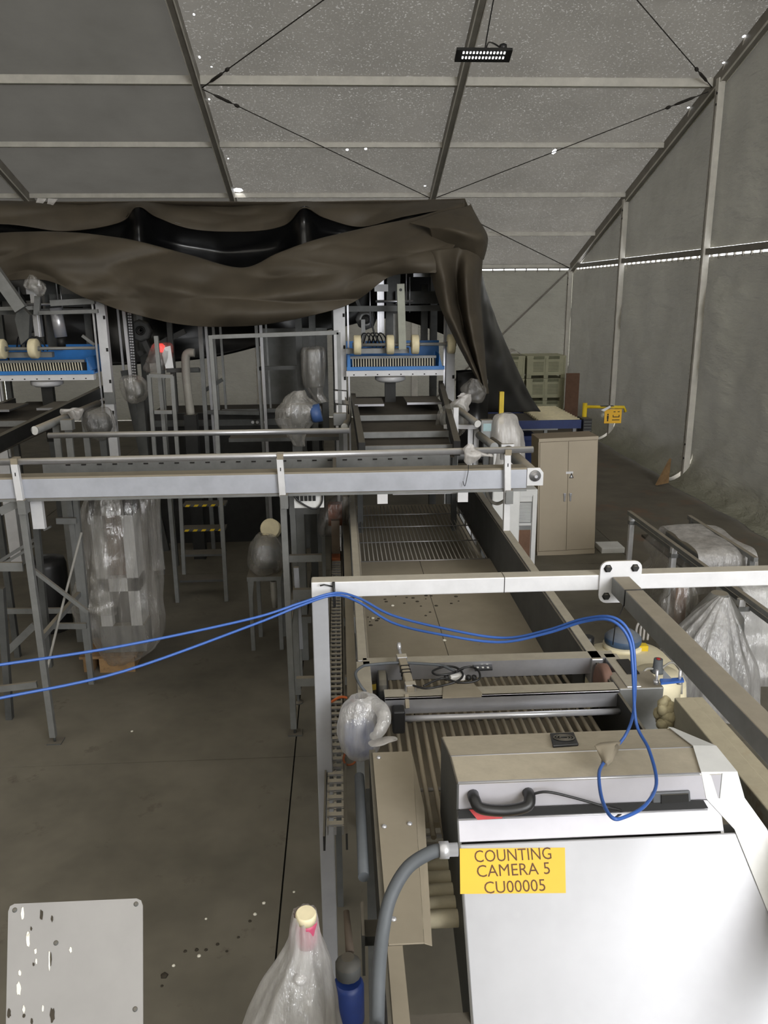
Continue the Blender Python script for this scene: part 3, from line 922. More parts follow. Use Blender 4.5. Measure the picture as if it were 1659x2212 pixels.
MB().lathe((0.17, 4.08, RZ_ - 0.1), [(0.1, 0), (0.12, 0.01), (0.12, 0.05), (0.1, 0.06)], 24, (1, 0, 0)).build('end_disc', 'black_steel', un)
MB().lathe((1.42, 4.08, RZ_ - 0.1), [(0.1, 0), (0.12, 0.01), (0.12, 0.05), (0.1, 0.06)], 24, (1, 0, 0)).build('end_disc', 'brown_disc', un)
MB().box(0.235, 0.3, 3.73, 3.81, RZ_ - 0.16, RZ_ - 0.03).build('shaft_bearing', 'black_plastic', un, bevel=0.01)
RB = 1.70
rodm = None
for k in range(24):
    x = 0.22 + k * 0.049
    m = MB().tube([(x, 3.02 if k < 12 else 3.3, RB), (x, 3.4, RB + .012), (x, 3.7, RB + 0.02), (x, 4.22, RB + .01), (x, 4.85, RB - .03)], 0.0125, 6)
    m.build('bed_rod', 'rod', un)
for y, z in ((3.42, RB - .03), (3.06, RB - .02), (3.0, RB - 0.02), (4.05, RB - 0.02), (4.52, RB + .005), (4.72, RB - .01)):
    MB().tube([(0.14, y, z), (1.42, y, z)], 0.011, 6).build('bed_cross_rod', 'stainless', un)
MB().box(0.14, 1.44, 3.3, 4.23, RB - 0.16, RB - 0.13).build('drip_tray', 'dust_belt', un)
for k in range(6):        # light coloured rollers under the hood, seen at its left
    y = 2.93 - k * 0.072
    MB().lathe((0.2, y, RB - 0.02), [(0.012, 0), (0.033, 0.004), (0.033, 1.19), (0.012, 1.2)], 14, (1, 0, 0)).build('roller', 'roller', un)
for k in range(12):       # crossed fingers between the beams
    x = 0.95 + k * 0.045 if k >= 2 else 0.3 + k * .07
    MB().beam((x, 3.98, RB + 0.06), (x + (0.03 if k % 2 else -0.01), 4.14, RB + 0.1), 0.008, 0.006).build('finger', 'black_steel', un)
# side cover plates on the left
MB().prism([(0.115, 3.31, RZ_), (0.29, 3.31, RZ_), (0.296, 3.29, RZ_), (0.235, 2.172, RZ_), (0.12, 2.172, RZ_)], (0, 0, -0.006)).build('cover_plate', 'dust_belt', un)
MB().prism([(0.297, 3.29, RZ_ - .001), (0.312, 2.9, RZ_ - .012), (0.262, 2.172, RZ_ - .012), (0.236, 2.172, RZ_ - .001)], (0, 0, -0.005)).build('cover_flange', 'dust_belt', un)
for (px, py) in ((818, 1637), (830, 1786), (885, 1780), (850, 1986)):
    p = at(px, py, Z=RZ_)
    MB().lathe((p.x, p.y, RZ_), [(0.011, 0), (0.011, 0.003), (0.006, 0.008)], 10).build('screw', 'stainless_clean', un)
MB().box(0.115, 0.165, 1.4, 2.17, RZ_ - 0.03, RZ_ - 0.006).build('cover_plate', 'dust_belt', un)
MB().box(0.10, 0.128, 1.4, 3.35, RZ_ - 0.3, RZ_ - 0.01).build('side_frame', 'black_steel', un)
MB().box(1.44, 1.455, 2.6, 4.25, RZ_ - 0.45, RZ_ - 0.02).build('side_frame', 'black_steel', un)
MB().tube([(0.05, 3.2, RZ_ - 0.05), (0.05, 2.55, RZ_ - 0.05)], 0.022, 10).build('side_pipe', 'hose', un)
MB().box(0.035, 0.12, 2.38, 2.46, RZ_ - 0.2, RZ_ - 0.16).box(0.035, 0.045, 2.3, 2.46, RZ_ - .25, RZ_ - .08).build('pipe_bracket', 'galv_dark', un)
for x, y in ((0.11, 1.6), (0.11, 3.5), (1.455, 2.7), (1.455, 3.5)):
    if True:
        MB().box(x - 0.025, x + 0.025, y - 0.025, y + 0.025, 0, RZ_ - 0.3).build('leg', 'galv_dark', un)
# pneumatic cylinder, hoses and valve on the beams
pcyl = thing('pneumatic_cylinder', at(870, 1500, Z=RZ_), 'small beige pneumatic cylinder with steel rod end standing on the roller unit beams', 'cylinder')
c0, c1 = at(888, 1490, Z=RZ_ + .01), at(868, 1425, Z=RZ_ + 0.05)
MB().beam(c0, c1, 0.045, 0.04).build('barrel', 'dust_belt', pcyl, bevel=0.006)
for t in (0.02, 0.95):
    q = c0.lerp(c1, t)
    MB().beam(q, q + (c1 - c0) * 0.14, 0.058, 0.05).build('end_cap', 'stainless', pcyl, bevel=0.004)
for t in (0.45, 0.55, 0.68):
    q = c0.lerp(c1, t)
    MB().beam(q, q + (c1 - c0) * 0.02, 0.052, 0.046).build('strap', 'black_plastic', pcyl)
c2 = at(862, 1400, Z=RZ_ + 0.07)
MB().tube([c1, c2], 0.009, 8).build('piston_rod', 'stainless_clean', pcyl)
MB().lathe(c2 + Vector((-0.012, 0, 0.01)), [(0.012, 0), (0.024, 0.004), (0.024, 0.02), (0.012, 0.024)], 14, (1, 0, 0)).build('rod_end', 'stainless_clean', pcyl)
q0 = at(878, 1500, Z=RZ_)
MB().beam(q0, at(880, 1530, Z=RZ_ - 0.06), 0.02, 0.03).build('foot_bracket', 'dust_belt', pcyl)
vp_ = MB().prism([at(x, y, Z=RZ_ + .002) for x, y in ((958, 1480), (1022, 1474), (1042, 1498), (1040, 1503), (956, 1506))], (0, 0, -0.008)).build('valve_plate', 'dust_belt', origin=at(958, 1505, Z=RZ_))
tag(vp_, 'small beige plate with loose black hoses lying over the roller bed', 'plate')
def loop(pts, z, n=40):
    return cr([at(x, y, Z=z + dz) for x, y, dz in pts], n)
hz = RZ_ + 0.03
cable('air_hose', loop([(795, 1500, -.05), (778, 1480, 0), (768, 1455, .02), (782, 1440, .02), (800, 1436, .02), (850, 1432, .02), (900, 1433, .02), (950, 1437, .02), (972, 1445, .02), (985, 1452, .01)], hz, 60), 0.008, 'hose', 'grey air hose bending round the left end plate to the valve', n=60)
cable('air_hose', loop([(890, 1480, 0), (920, 1487, .01), (960, 1480, .01), (990, 1470, .02), (1000, 1456, .02), (985, 1442, .02), (960, 1440, .02), (935, 1450, .02), (945, 1458, .02), (975, 1455, .02), (1000, 1445, .02)], hz, 70), 0.006, 'black_plastic', 'black air hose coiled in a loop beside the pneumatic cylinder', n=80)
cable('air_hose', loop([(985, 1452, .02), (1000, 1443, .03), (1020, 1441, .03), (1034, 1450, .03), (1036, 1465, .02), (1020, 1473, .01), (990, 1474, .01), (960, 1466, .01), (940, 1470, .01), (915, 1482, 0)], hz + 0.01, 70), 0.006, 'black_plastic', 'black air hose coiled over the valve plate near the connector', n=80)
vb = thing('valve_block', at(985, 1466, Z=RZ_), 'pale valve connector lying among black hoses on the roller unit', 'valve')
MB().beam(at(972, 1464, Z=RZ_ + .03), at(1003, 1461, Z=RZ_ + .03), 0.04, 0.03).build('body', 'white_plastic', vb, bevel=0.004)
for x in (964, 1012, 1024):
    p = at(x, 1464, Z=RZ_ + .03)
    MB().lathe(p, [(0.014, -.012), (0.018, 0), (0.014, .012)], 8, (1, 0, 0)).build('fitting', 'black_plastic', vb)
gt = MB().prism([at(x, y, Z=RZ_ - 0.02) for x, y in ((1020, 1430), (1062, 1428), (1064, 1446), (1026, 1448))], (0, 0, -0.006)).build('terminal_strip', 'black_plastic', un)
for i in range(3):
    for j in range(2):
        p = at(1030 + i * 11 + j * 2, 1434 + j * 8, Z=RZ_ - 0.019)
        MB().box(p.x - .006, p.x + .006, p.y - .008, p.y + .008, RZ_ - .0195, RZ_ - .017).build('terminal', 'white_plastic', gt)

# bagged blue drive motor at the left of the roller unit
bm = thing('bagged_motor', (-0.02, 3.66, 1.7), 'blue motor wrapped in a knotted clear bag left of the roller unit', 'motor')
mcn = at(775, 1590, Z=1.86)
b0 = at(776, 1565, Z=1.95)
bx0, by0 = at(778, 1570, Y=3.66).x, 3.66
MB().lathe((bx0 - .004, by0 - .01, 1.745), [(0.03, 0), (0.068, .008), (0.075, .05), (0.075, .15), (0.04, .17)], 20).build('motor_body', 'cable_blue', bm)
bag([(bx0 + .01, by0, 2.055, 0.03, 0.03), (bx0 + .01, by0, 2.03, 0.075, 0.07), (bx0, by0, 1.96, 0.105, 0.095), (bx0 - .003, by0, 1.87, 0.112, 0.105), (bx0 - .003, by0, 1.79, 0.10, 0.1), (bx0 - .002, by0, 1.735, 0.075, 0.075), (bx0, by0, 1.715, 0.02, 0.02)], 48, 8, 0.045, 4, 34, 0.016, 11).build('plastic_bag', 'poly_milky', bm)
ear = MB().tube(cr([at(800, 1520, Z=2.0), at(822, 1530, Z=2.02), at(830, 1555, Z=2.0), at(818, 1582, Z=1.96), at(803, 1592, Z=1.93)], 16), [0.03, 0.035, 0.037, 0.037, 0.036, 0.036, 0.036, 0.034, 0.034, 0.03, 0.03, 0.028, 0.025, 0.02, 0.02, 0.016], 12)
ear.build('bag_ear', 'poly_milky', bm)
bag([(*at(805, 1606, Z=1.9), 0.02, 0.03), (*at(825, 1600, Z=1.91), 0.035, 0.04), (*at(845, 1598, Z=1.92), 0.03, 0.025), (*at(853, 1600, Z=1.92), 0.006, 0.006)], 20, 4, 0.08, 9, 12, 0.008, 14).build('bag_tail', 'poly_dense', bm)
cable('orange_hose', [at(716, 1516, Z=1.6), at(735, 1506, Z=1.66), at(752, 1508, Z=1.68), at(765, 1516, Z=1.72)], 0.008, 'orange', 'short orange hose curling from the chain to the bagged motor', n=20)
cable('thin_lead', [at(748, 1620, Z=1.6), at(742, 1640, Z=1.55), at(750, 1652, Z=1.52), at(765, 1648, Z=1.55), at(772, 1630, Z=1.6)], 0.006, 'rust', 'thin brown lead dangling below the bagged blue motor', n=24)

# ------------------------------------------------------------------ dirty chute beam at the right
cz = 2.02
cu = thing('chute_beam', (1.72, 2.8, 0), 'mud-stained channel beam running beside the camera box toward the viewer', 'beam')
MB().box(1.645, 1.735, 0.2, 3.6, cz - 0.2, cz).build('channel', 'chute', cu, bevel=0.006)
MB().box(1.56, 1.645, 0.2, 3.5, cz - 0.2, cz - 0.17).build('lower_ledge', 'chute', cu)
MB().box(1.735, 1.80, 0.2, 3.62, cz - 0.12, cz - 0.015).build('outer_flange', 'chute', cu)
MB().box(1.638, 1.648, 3.05, 3.12, cz - .18, cz - .03).build('joint_plate', 'dust_belt', cu)
fo = MB()
for k in range(16):
    p = Vector((1.64 + random.uniform(-.05, .04), 3.62 + random.uniform(-.03, .05), cz - 0.1 + random.uniform(-.12, .05)))
    fo.lathe(p, [(0.008, -.035), (0.025, -.02), (0.032, 0), (0.025, .02), (0.008, .035)], 8, (random.uniform(-1, 1), random.uniform(-1, 1), 1))
tag(fo.build('foam_sealant', 'foam', cu), kind='stuff')
for y in (0.4, 3.5):
    MB().box(1.66, 1.72, y - .03, y + .03, 0, cz - .2).build('leg', 'galv_dark', cu)
bc = thing('clamp_bracket', at(1450, 1475, Z=1.97), 'blue clamp with upright bolts at the end of the stained beam', 'clamp')
MB().prism([at(x, y, Z=2.0) for x, y in ((1425, 1466), (1475, 1463), (1478, 1470), (1428, 1475))], (0, 0, -0.012)).build('clamp_bar', 'cable_blue', bc)
for px in (1418, 1468):
    p = at(px, 1466, Z=2.0)
    MB().tube([p - Vector((0, 0, .03)), p + Vector((0, 0, 0.05))], 0.008, 8).lathe(p - Vector((0, 0, .03)), [(0.016, 0), (0.016, 0.02)], 6).build('bolt', 'stainless_clean', bc)
MB().prism([at(1432, 1466, Z=2.0), at(1450, 1466, Z=2.0), at(1433, 1448, Z=2.05)], (0.004, 0, 0)).build('gusset', 'galv', bc)
# ------------------------------------------------------------------ cross conveyor
XY = 6.85
xc = thing('cross_conveyor', (-0.5, 7.5, 0), 'pale blue-grey cross conveyor on tall legs with round guard pipes', 'conveyor')
MB().box(-3.9, 1.62, XY, XY + 0.045, 2.32, 2.49).build('front_rail', 'steel_blue', xc, bevel=0.005)
MB().box(-3.9, 1.62, XY + .002, XY + 0.16, 2.491, 2.505).build('rail_lip', 'dust_belt', xc)
MB().box(-3.9, 1.62, XY - 0.012, XY + 0.06, 2.297, 2.319).build('lower_flange', 'galv', xc)
MB().box(-3.9, 1.6, XY + 0.16, 8.0, 2.27, 2.29).build('belt', 'dark_belt', xc)
br = MB().box(-2.95, 1.1, 8.02, 8.06, 2.27, 2.425).build('back_rail', 'galv', xc)
for k in range(24):
    x = -2.7 + k * 0.152
    MB().box(x - 0.022, x + 0.022, 8.012, 8.021, 2.362, 2.375).build('slot', 'slot_dark', br)
MB().box(-0.08, -0.05, 7.3, 8.0, 2.29, 2.44).build('deflector', 'galv_dark', xc)
fpz = 2.66
fpipe = MB().tube([(-3.6, XY - 0.02, fpz - .02), (1.66, XY - 0.02, fpz + .01)], 0.029, 12).build('guard_pipe', 'stainless', xc)
MB().tube([(-2.93, 8.22, 2.63), (0.09, 8.22, 2.63)], 0.029, 12).build('guard_pipe', 'stainless', xc)
for x in (-2.72, -0.51, 1.445):
    lg = MB().beam((x, XY - 0.035, 2.3), (x - 0.012, XY - 0.035, fpz - 0.02), 0.055, 0.05).build('pipe_post', 'steel_white', xc, bevel=0.003)
    MB().box(x - 0.035, x + 0.02, XY - .062, XY + .03, fpz - 0.03, fpz + 0.02).build('pipe_clip', 'dust_belt', lg)
    MB().box(x - 0.012, x - .004, XY - .0625, XY - .06, fpz - 0.13, fpz - .1).build('slot', 'slot_dark', lg)
    MB().box(x - 0.02, x + 0.045, XY - .075, XY + .02, 2.2, 2.32).build('joint_clamp', 'galv', lg)
    leg = MB().beam((x + 0.012, XY - 0.02, 0.06), (x, XY - 0.02, 2.3), 0.055, 0.055).build('leg', 'galv' if x < 1 else 'steel_white', xc, bevel=0.003)
    MB().box(x - 0.04, x + .09, XY - .07, XY + .05, 0, 0.012).tube([(x + .02, XY - .02, 0.012), (x + .02, XY - .02, .08)], 0.012, 8).build('foot', 'galv_dark', leg)
for x in (-2.72, -0.51):
    MB().beam((x + 0.02, 8.0, 0), (x, 8.0, 2.27), 0.055, 0.055).build('leg', 'galv', xc)
    MB().box(x - .02, x + .02, XY + .01, 7.97, 1.0, 1.05).build('side_brace', 'galv', xc)
for (a, b, Y, w) in (((122, 1125), (165, 1125), 7.9, .06), ((0, 1224), (50, 1224), 7.0, .08), ((85, 1352), (187, 1352), 7.9, .06), ((0, 1320), (205, 1318), 8.3, .06), ((68, 1228), (190, 1322), 7.2, .035), ((0, 1105), (78, 1068), 6.9, .07), ((8, 1415), (75, 1350), 7.6, .07), ((0, 1212), (75, 1165), 7.7, .03), ((0, 1222), (75, 1178), 7.7, .025), ((95, 1145), (110, 1137), 8.1, .02), ((0, 1488), (80, 1478), 6.95, .06)):
    MB().beam(at(*a, Y=Y), at(*b, Y=Y), 0.03, w, up=(0, 0, 1)).build('brace', 'galv', xc)
MB().beam(at(2, 1270, Y=7.3), at(22, 1560, Y=7.3), 0.06, 0.06).build('leg', 'galv_dark', xc)
MB().beam(at(163, 1070, Y=8.0), at(195, 1410, Y=8.0), 0.05, 0.05).build('leg', 'galv', xc)
MB().box(-2.70, -2.60, 6.95, 7.0, 2.02, 2.31).build('hanger_plate', 'steel_white', xc)
MB().beam(at(75, 1100, Y=7.6), at(108, 1440, Y=7.6), 0.055, 0.055).build('leg', 'galv_dark', xc)
# right end with bearing plate
ep = MB().prism([(1.62, XY - .01, 2.505), (1.73, XY - .01, 2.505), (1.765, XY - .01, 2.46), (1.765, XY - .01, 2.345), (1.62, XY - .01, 2.345)], (0, 0.02, 0)).build('end_plate', 'steel_white', xc, bevel=0.003)
MB().lathe((1.69, XY - .01, 2.435), [(0.05, 0), (0.05, .012), (0.035, .014), (0.035, .028), (0.014, .03), (0.014, .045)], 20, (0, -1, 0)).build('bearing', 'stainless', ep)
MB().lathe((1.69, XY + .03, 2.43), [(0.06, 0), (0.06, 1.1)], 18, (0, 1, 0)).build('end_roller', 'galv', xc)
MB().box(1.62, 1.75, 8.0, 8.05, 2.34, 2.5).build('end_plate', 'steel_white', xc)
for px in (826, 1000):
    p = at(px, 1054, Y=XY)
    MB().box(p.x - .045, p.x + .045, XY - .01, XY + .05, 2.21, 2.31).build('tab', 'steel_white', xc)
MB().box(0.45, 1.08, XY + .1, XY + .16, 2.26, 2.31).build('scraper_bar', 'steel_white', xc)
tb = MB().box(-0.42, -0.16, XY + .06, XY + .1, 2.17, 2.33).build('junction_plate', 'white_plastic', xc)
for i in range(5):
    MB().box(-0.4 + i * .036, -0.375 + i * .036, XY + .045, XY + .06, 2.235, 2.28).build('terminal', 'black_plastic', tb)
MB().tube(cr([(-0.44, XY + .04, 2.33), (-0.38, XY + .03, 2.24), (-0.25, XY + .02, 2.17), (-0.18, XY + .03, 2.22), (-0.17, XY + .04, 2.33)], 24), 0.008, 6).build('lead', 'black_plastic', tb)
# oblique rollers and stubs standing on the right end
for a, b, r in (((1035, 940), (1068, 965), .04), ((1063, 950), (1130, 1000), .033)):
    MB().tube([at(*a, Y=8.6), at(*b, Y=7.6)], r, 12).build('idler_roller', 'galv', xc)
MB().tube([at(1095, 985, Y=7.0), at(1075, 1040, Y=7.0)], 0.006, 6).build('stay', 'black_steel', xc)
cable('thin_wire', [at(1010, 985, Y=6.8), at(1012, 1010, Y=6.8), at(1008, 1035, Y=6.8), at(1004, 1050, Y=6.8), at(1000, 1040, Y=6.8)], 0.003, 'black_plastic', 'thin black wire hanging from the bag knotted on the pipe', n=20)
cable('grey_flex', [at(1053, 1050, Y=7.2), at(1052, 1065, Y=7.2), at(1060, 1082, Y=7.15), at(1075, 1088, Y=7.1), at(1092, 1080, Y=7.0)], 0.016, 'pvc', 'pale flexible conduit looping under the right end of the cross conveyor', n=24)
for pts, sd, lab in (([(1015, 965, .04), (1022, 978, .07), (1035, 988, .05), (1018, 995, .06), (1012, 1000, .02)], 5, 'crumpled clear bag tied to the cross conveyor pipe near its right end'),):
    g = thing('knotted_bag', at(1015, 985, Y=6.78), lab, 'bag')
    bag([(*at(1016, 957, Y=6.78), .03, .02), (*at(1014, 968, Y=6.78), .05, .03), (*at(1022, 980, Y=6.76), .075, .06), (*at(1016, 992, Y=6.77), .05, .04), (*at(1013, 1002, Y=6.78), .01, .01)], 24, 4, .12, sd, 16, .02, 14).build('film', 'poly_dense', g)
    bag([(*at(1022, 975, Y=6.75), .02, .03), (*at(1036, 982, Y=6.75), .06, .03), (*at(1050, 986, Y=6.75), .05, .02), (*at(1058, 982, Y=6.75), .01, .01)], 20, 4, .12, sd + 1, 10, .02, 14).build('film', 'poly_dense', g)

# ------------------------------------------------------------------ bin dumper machines
MY = 12.0
def dumper(cx, label, left):
    t = thing('bin_dumper', (cx, MY, 0), label, 'machine', 'bin dumpers under the tarpaulin')
    U = lambda u: cx + u
    # uprights
    for u0, u1, m in ((-0.87, -0.70, 'steel_white'), (0.77, 0.90, 'steel_white')):
        up_ = MB().box(U(u0), U(u1), MY, MY + 0.12, 0, 4.6).build('upright', m, t, bevel=0.004)
        for z in (2.3, 2.75, 3.2, 3.65):
            MB().box(U(u1) - 0.035, U(u1) - 0.005, MY - .006, MY, z, z + 0.05).build('latch_slot', 'slot_dark', up_)
    for u in (-0.66, 0.74):
        MB().box(U(u) - .012, U(u) + .012, MY - .03, MY, 1.7, 3.9).build('guide_strip', 'stainless_clean', t)
    for u in (-0.85, 0.85):
        MB().box(U(u) - .06, U(u) + .06, MY + 2.3, MY + 2.42, 0, 4.6).build('upright', 'galv_dark', t)
        MB().box(U(u) - .04, U(u) + .04, MY + .13, MY + 2.3, 3.9, 4.0).build('top_rail', 'galv_dark', t)
    MB().box(U(-.7), U(.77), MY + .1, MY + .18, 3.72, 3.8).build('cross_bar', 'galv_dark', t)
    # tray
    tr = MB().box(U(-0.69), U(0.72), MY - .22, MY - .16, 2.905, 2.955).box(U(-.69), U(.72), MY - .16, MY + .5, 2.905, 2.92).box(U(-.69), U(.72), MY + .48, MY + .5, 2.92, 3.28)
    tr.build('tray', 'blue_tray', t)
    for u in (-0.66, 0.66):
        MB().prism([(U(u) - .025, MY - .22, 2.955), (U(u) + .025, MY - .22, 2.955), (U(u) + .02 * (-1 if u > 0 else 1), MY - .22, 3.13), (U(u) - .02, MY - .22, 3.13)], (0, 0.5, 0)).build('tray_side', 'blue_tray', t)
    MB().box(U(-.64), U(.6), MY - .2, MY - .16, 3.07, 3.105).build('pin_bar', 'galv', t)
    pn = None
    for k in range(31):
        u = -0.60 + k * 0.0385
        lean = (k / 30 - .5) * (0.05 if not left else 0.06)
        MB().beam((U(u - lean * .0), MY - .19, 2.956), (U(u + (-0.012 if left else 0.0)), MY - .18, 3.07), 0.012, 0.02).build('pin', 'pin', t)
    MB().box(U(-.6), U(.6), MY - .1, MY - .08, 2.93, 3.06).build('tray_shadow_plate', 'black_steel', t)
    bm_ = MB().box(U(-.70), U(.71), MY - .2, MY - .1, 2.82, 2.9).build('carrier_beam', 'steel_white', t)
    for k in range(8):
        MB().box(U(-.6) + k * .17, U(-.58) + k * .17, MY - .204, MY - .199, 2.835, 2.85).build('rivet', 'slot_dark', bm_)
    MB().lathe((U(-0.05), MY + .1, 2.71), [(0.17, 0), (0.225, .03), (0.225, .08), (0.2, .1)], 28).build('turntable_disc', 'steel_white', t)
    MB().box(U(-.13), U(.03), MY + .05, MY + .15, 1.9, 2.71).build('turntable_post', 'black_steel', t)
    # wheel axle
    wz, wy = 3.28, MY - .45
    ax = MB().tube([(U(-.56), wy, wz), (U(.84), wy, wz)], 0.022, 10).build('wheel_axle', 'galv', t)
    for u in ((-.54, -.08, .27, .78) if not left else (-.42, .02)):
        MB().lathe((U(u) - .055, wy, wz), [(0.05, 0), (0.125, .004), (0.135, .015), (0.135, .095), (0.125, .106), (0.05, .11)], 26, (1, 0, 0)).build('wheel', 'cream_wheel', ax)
        MB().lathe((U(u) - .07, wy, wz), [(0.035, 0), (0.035, .14)], 12, (1, 0, 0)).build('wheel_hub', 'galv', ax)
    MB().box(U(-.7), U(.2), MY - .3, MY - .2, 3.15, 3.22).build('lift_bar', 'galv', t)
    # linear actuator, motor and struts
    MB().box(U(-.22), U(-.12), MY + .3, MY + .4, 3.4, 4.25).box(U(-.19), U(-.15), MY + .29, MY + .3, 3.4, 4.25).build('actuator', 'stainless_clean', t)
    MB().box(U(-.26), U(-.06), MY + .28, MY + .45, 4.0, 4.1).build('actuator_head', 'steel_white', t)
    mo = MB().lathe((U(-.38), MY + .7, 3.6), [(0.06, -.05), (0.16, -.04), (0.16, .16), (0.1, .2)], 8, (0, -1, 0)).build('motor', 'galv', t)
    MB().lathe((U(-.38), MY + .49, 3.6), [(0.07, 0), (0.07, .01), (0.04, .012), (0.04, -.02)], 16, (0, -1, 0)).build('motor_boss', 'black_steel', mo)
    MB().beam((U(-.6), MY + .8, 4.1), (U(-.38), MY + .8, 3.55), 0.14, 0.05).build('swing_arm', 'galv_dark', t)
    MB().beam((U(-.43), MY + .4, 3.25), (U(-.43), MY + .4, 3.6), 0.06, 0.06).build('strut', 'galv', t)
    MB().beam((U(.0), MY + .5, 3.2), (U(.04), MY + .5, 4.3), 0.2, 0.08).build('strut', 'galv_dark', t)
    MB().box(U(.45), U(.55), MY + .5, MY + .58, 3.2, 4.1).build('strut', 'galv_dark', t)
    MB().box(U(0.05), U(.75), MY + .3, MY + .5, 3.82, 4.0).build('hopper', 'galv_dark', t)
    MB().box(U(.3), U(.55), MY + .15, MY + .2, 4.2, 4.25).build('edge_strip', 'stainless_clean', t)
    for u, za, zb in ((-.33, 3.5, 4.1), (.2, 3.85, 4.4), (.25, 3.7, 4.2)):
        MB().tube([(U(u), MY + .2, za), (U(u), MY + .2, zb)], 0.01, 6).build('rod', 'stainless', t)
    MB().tube([(U(-.25), MY + .2, 3.86), (U(.3), MY + .2, 3.86)], 0.018, 8).build('rod', 'stainless', t)
    MB().tube(cr([(U(-.3), MY + .2, 3.8), (U(-.3), MY + .15, 3.5), (U(-.22), MY + .12, 3.3), (U(-.14), MY + .1, 3.2)], 16), 0.014, 6).build('flex_lead', 'black_plastic', t)
    rn = random.Random(int(cx * 10))
    for k in range(5):
        u = -.5 + k * .06
        MB().tube(cr([(U(u), MY + .3, 3.22), (U(u + .06), MY + .25, 3.4), (U(u + .14), MY + .25, 3.36), (U(u + .2), MY + .3, 3.2)], 12), 0.01, 5).build('wiring', 'black_plastic', t)
    if not left:
        MB().beam((U(.085), MY - .55, 3.22), (U(.06), MY - .55, 4.10), 0.105, 0.06).build('lever_arm', 'grey_arm', t, bevel=0.004)
        MB().lathe((U(.06), MY - .58, 4.02), [(0.02, 0), (0.02, .012)], 8, (0, -1, 0)).build('pivot_bolt', 'black_steel', t)
        MB().box(U(-.03), U(.06), MY - .4, MY - .35, 3.3, 3.7).build('arm_plate', 'galv', t)
    else:
        MB().beam(at(-30, 560, Y=MY - .5), at(46, 668, Y=MY - .5), 0.1, 0.16).build('lever_arm', 'galv', t)
        MB().prism([at(40, 655, Y=MY - .45), at(64, 680, Y=MY - .45), at(62, 730, Y=MY - .45), at(45, 745, Y=MY - .45), at(32, 690, Y=MY - .45)], (0, .1, 0)).build('arm_plate', 'galv_dark', t)
        MB().beam(at(110, 655, Y=MY - .1), at(205, 650, Y=MY - .1), 0.08, 0.08).build('cross_link', 'galv', t)
        MB().beam(at(85, 676, Y=MY - .15), at(212, 672, Y=MY - .15), 0.05, 0.05).build('cross_link', 'galv', t)
        MB().beam(at(82, 640, Y=MY - .1), at(80, 680, Y=MY - .1), 0.08, 0.06).build('cross_link', 'galv', t)
        MB().tube([at(120, 665, Y=MY + .1), at(132, 728, Y=MY + .1)], 0.085, 14).build('cylinder_barrel', 'stainless_clean', t)
        MB().tube([at(132, 728, Y=MY + .1), at(133, 750, Y=MY + .1)], 0.06, 10).build('cylinder_foot', 'black_steel', t)
        MB().beam(at(0, 667, Y=MY), at(76, 665, Y=MY), 0.06, 0.05).build('cross_link', 'galv', t)
        MB().beam(at(178, 725, Y=MY + .1), at(205, 745, Y=MY + .1), 0.04, 0.04).build('strut', 'galv', t)
        MB().box(U(.78), U(.93), MY - .02, MY - .001, 2.45, 2.62).build('hinge_plate', 'galv', t)
    # discharge bed toward the cross conveyor
    for u, X1 in ((-.6, -.58), (.72, .42)):
        MB().beam((U(u), MY + .2, 2.62 if u > 0 else 2.45), (U(X1), 8.35, 2.40), 0.07, 0.16).build('bed_rail', 'black_steel', t)
    MB().add([(U(-.56), MY + .6, 2.42), (U(.68), MY + .6, 2.42), (U(.40), 8.4, 2.3), (U(-.55), 8.4, 2.3)], [(0, 1, 2, 3)]).build('bed_plate', 'dark_belt', t, thick=0.01)
    for y, a, b in ((8.55, -.56, .42), (9.3, -.56, .46), (10.4, -.56, .5)):
        MB().box(U(a), U(b), y, y + .03, 2.33 + (y - 8.4) * .03, 2.40 + (y - 8.4) * .03).build('bed_cross_bar', 'galv', t)
    for (a, b, y) in ((-.6, -.2, 11.0), (.12, .6, 11.1)):
        MB().box(U(a), U(b), y, y + .7, 2.5, 2.52).build('step_plate', 'galv_dark', t)
        MB().box(U(a), U(b), y - .006, y, 2.495, 2.525).build('step_edge', 'stainless', t)
    for u in (-.6, .45):
        MB().box(U(u) - .03, U(u) + .03, 8.7, 8.76, 0, 2.34).build('leg', 'galv_dark', t)
    return t
dumper(0.80, 'right bin dumper with blue pin tray, four cream wheels and tall grey lever arm', False)
dumper(-4.19, 'left bin dumper with blue pin tray and bright steel cylinder, cut by the photo edge', True)
# ------------------------------------------------------------------ tarpaulin over the dumpers
tp_ = thing('tarpaulin', (-1, 12.2, 3.6), 'huge dark brown tarpaulin sagging in folds over the machines', 'tarpaulin')
R = lambda pts: [at(x, y, Y=Y) for x, y, Y in pts]
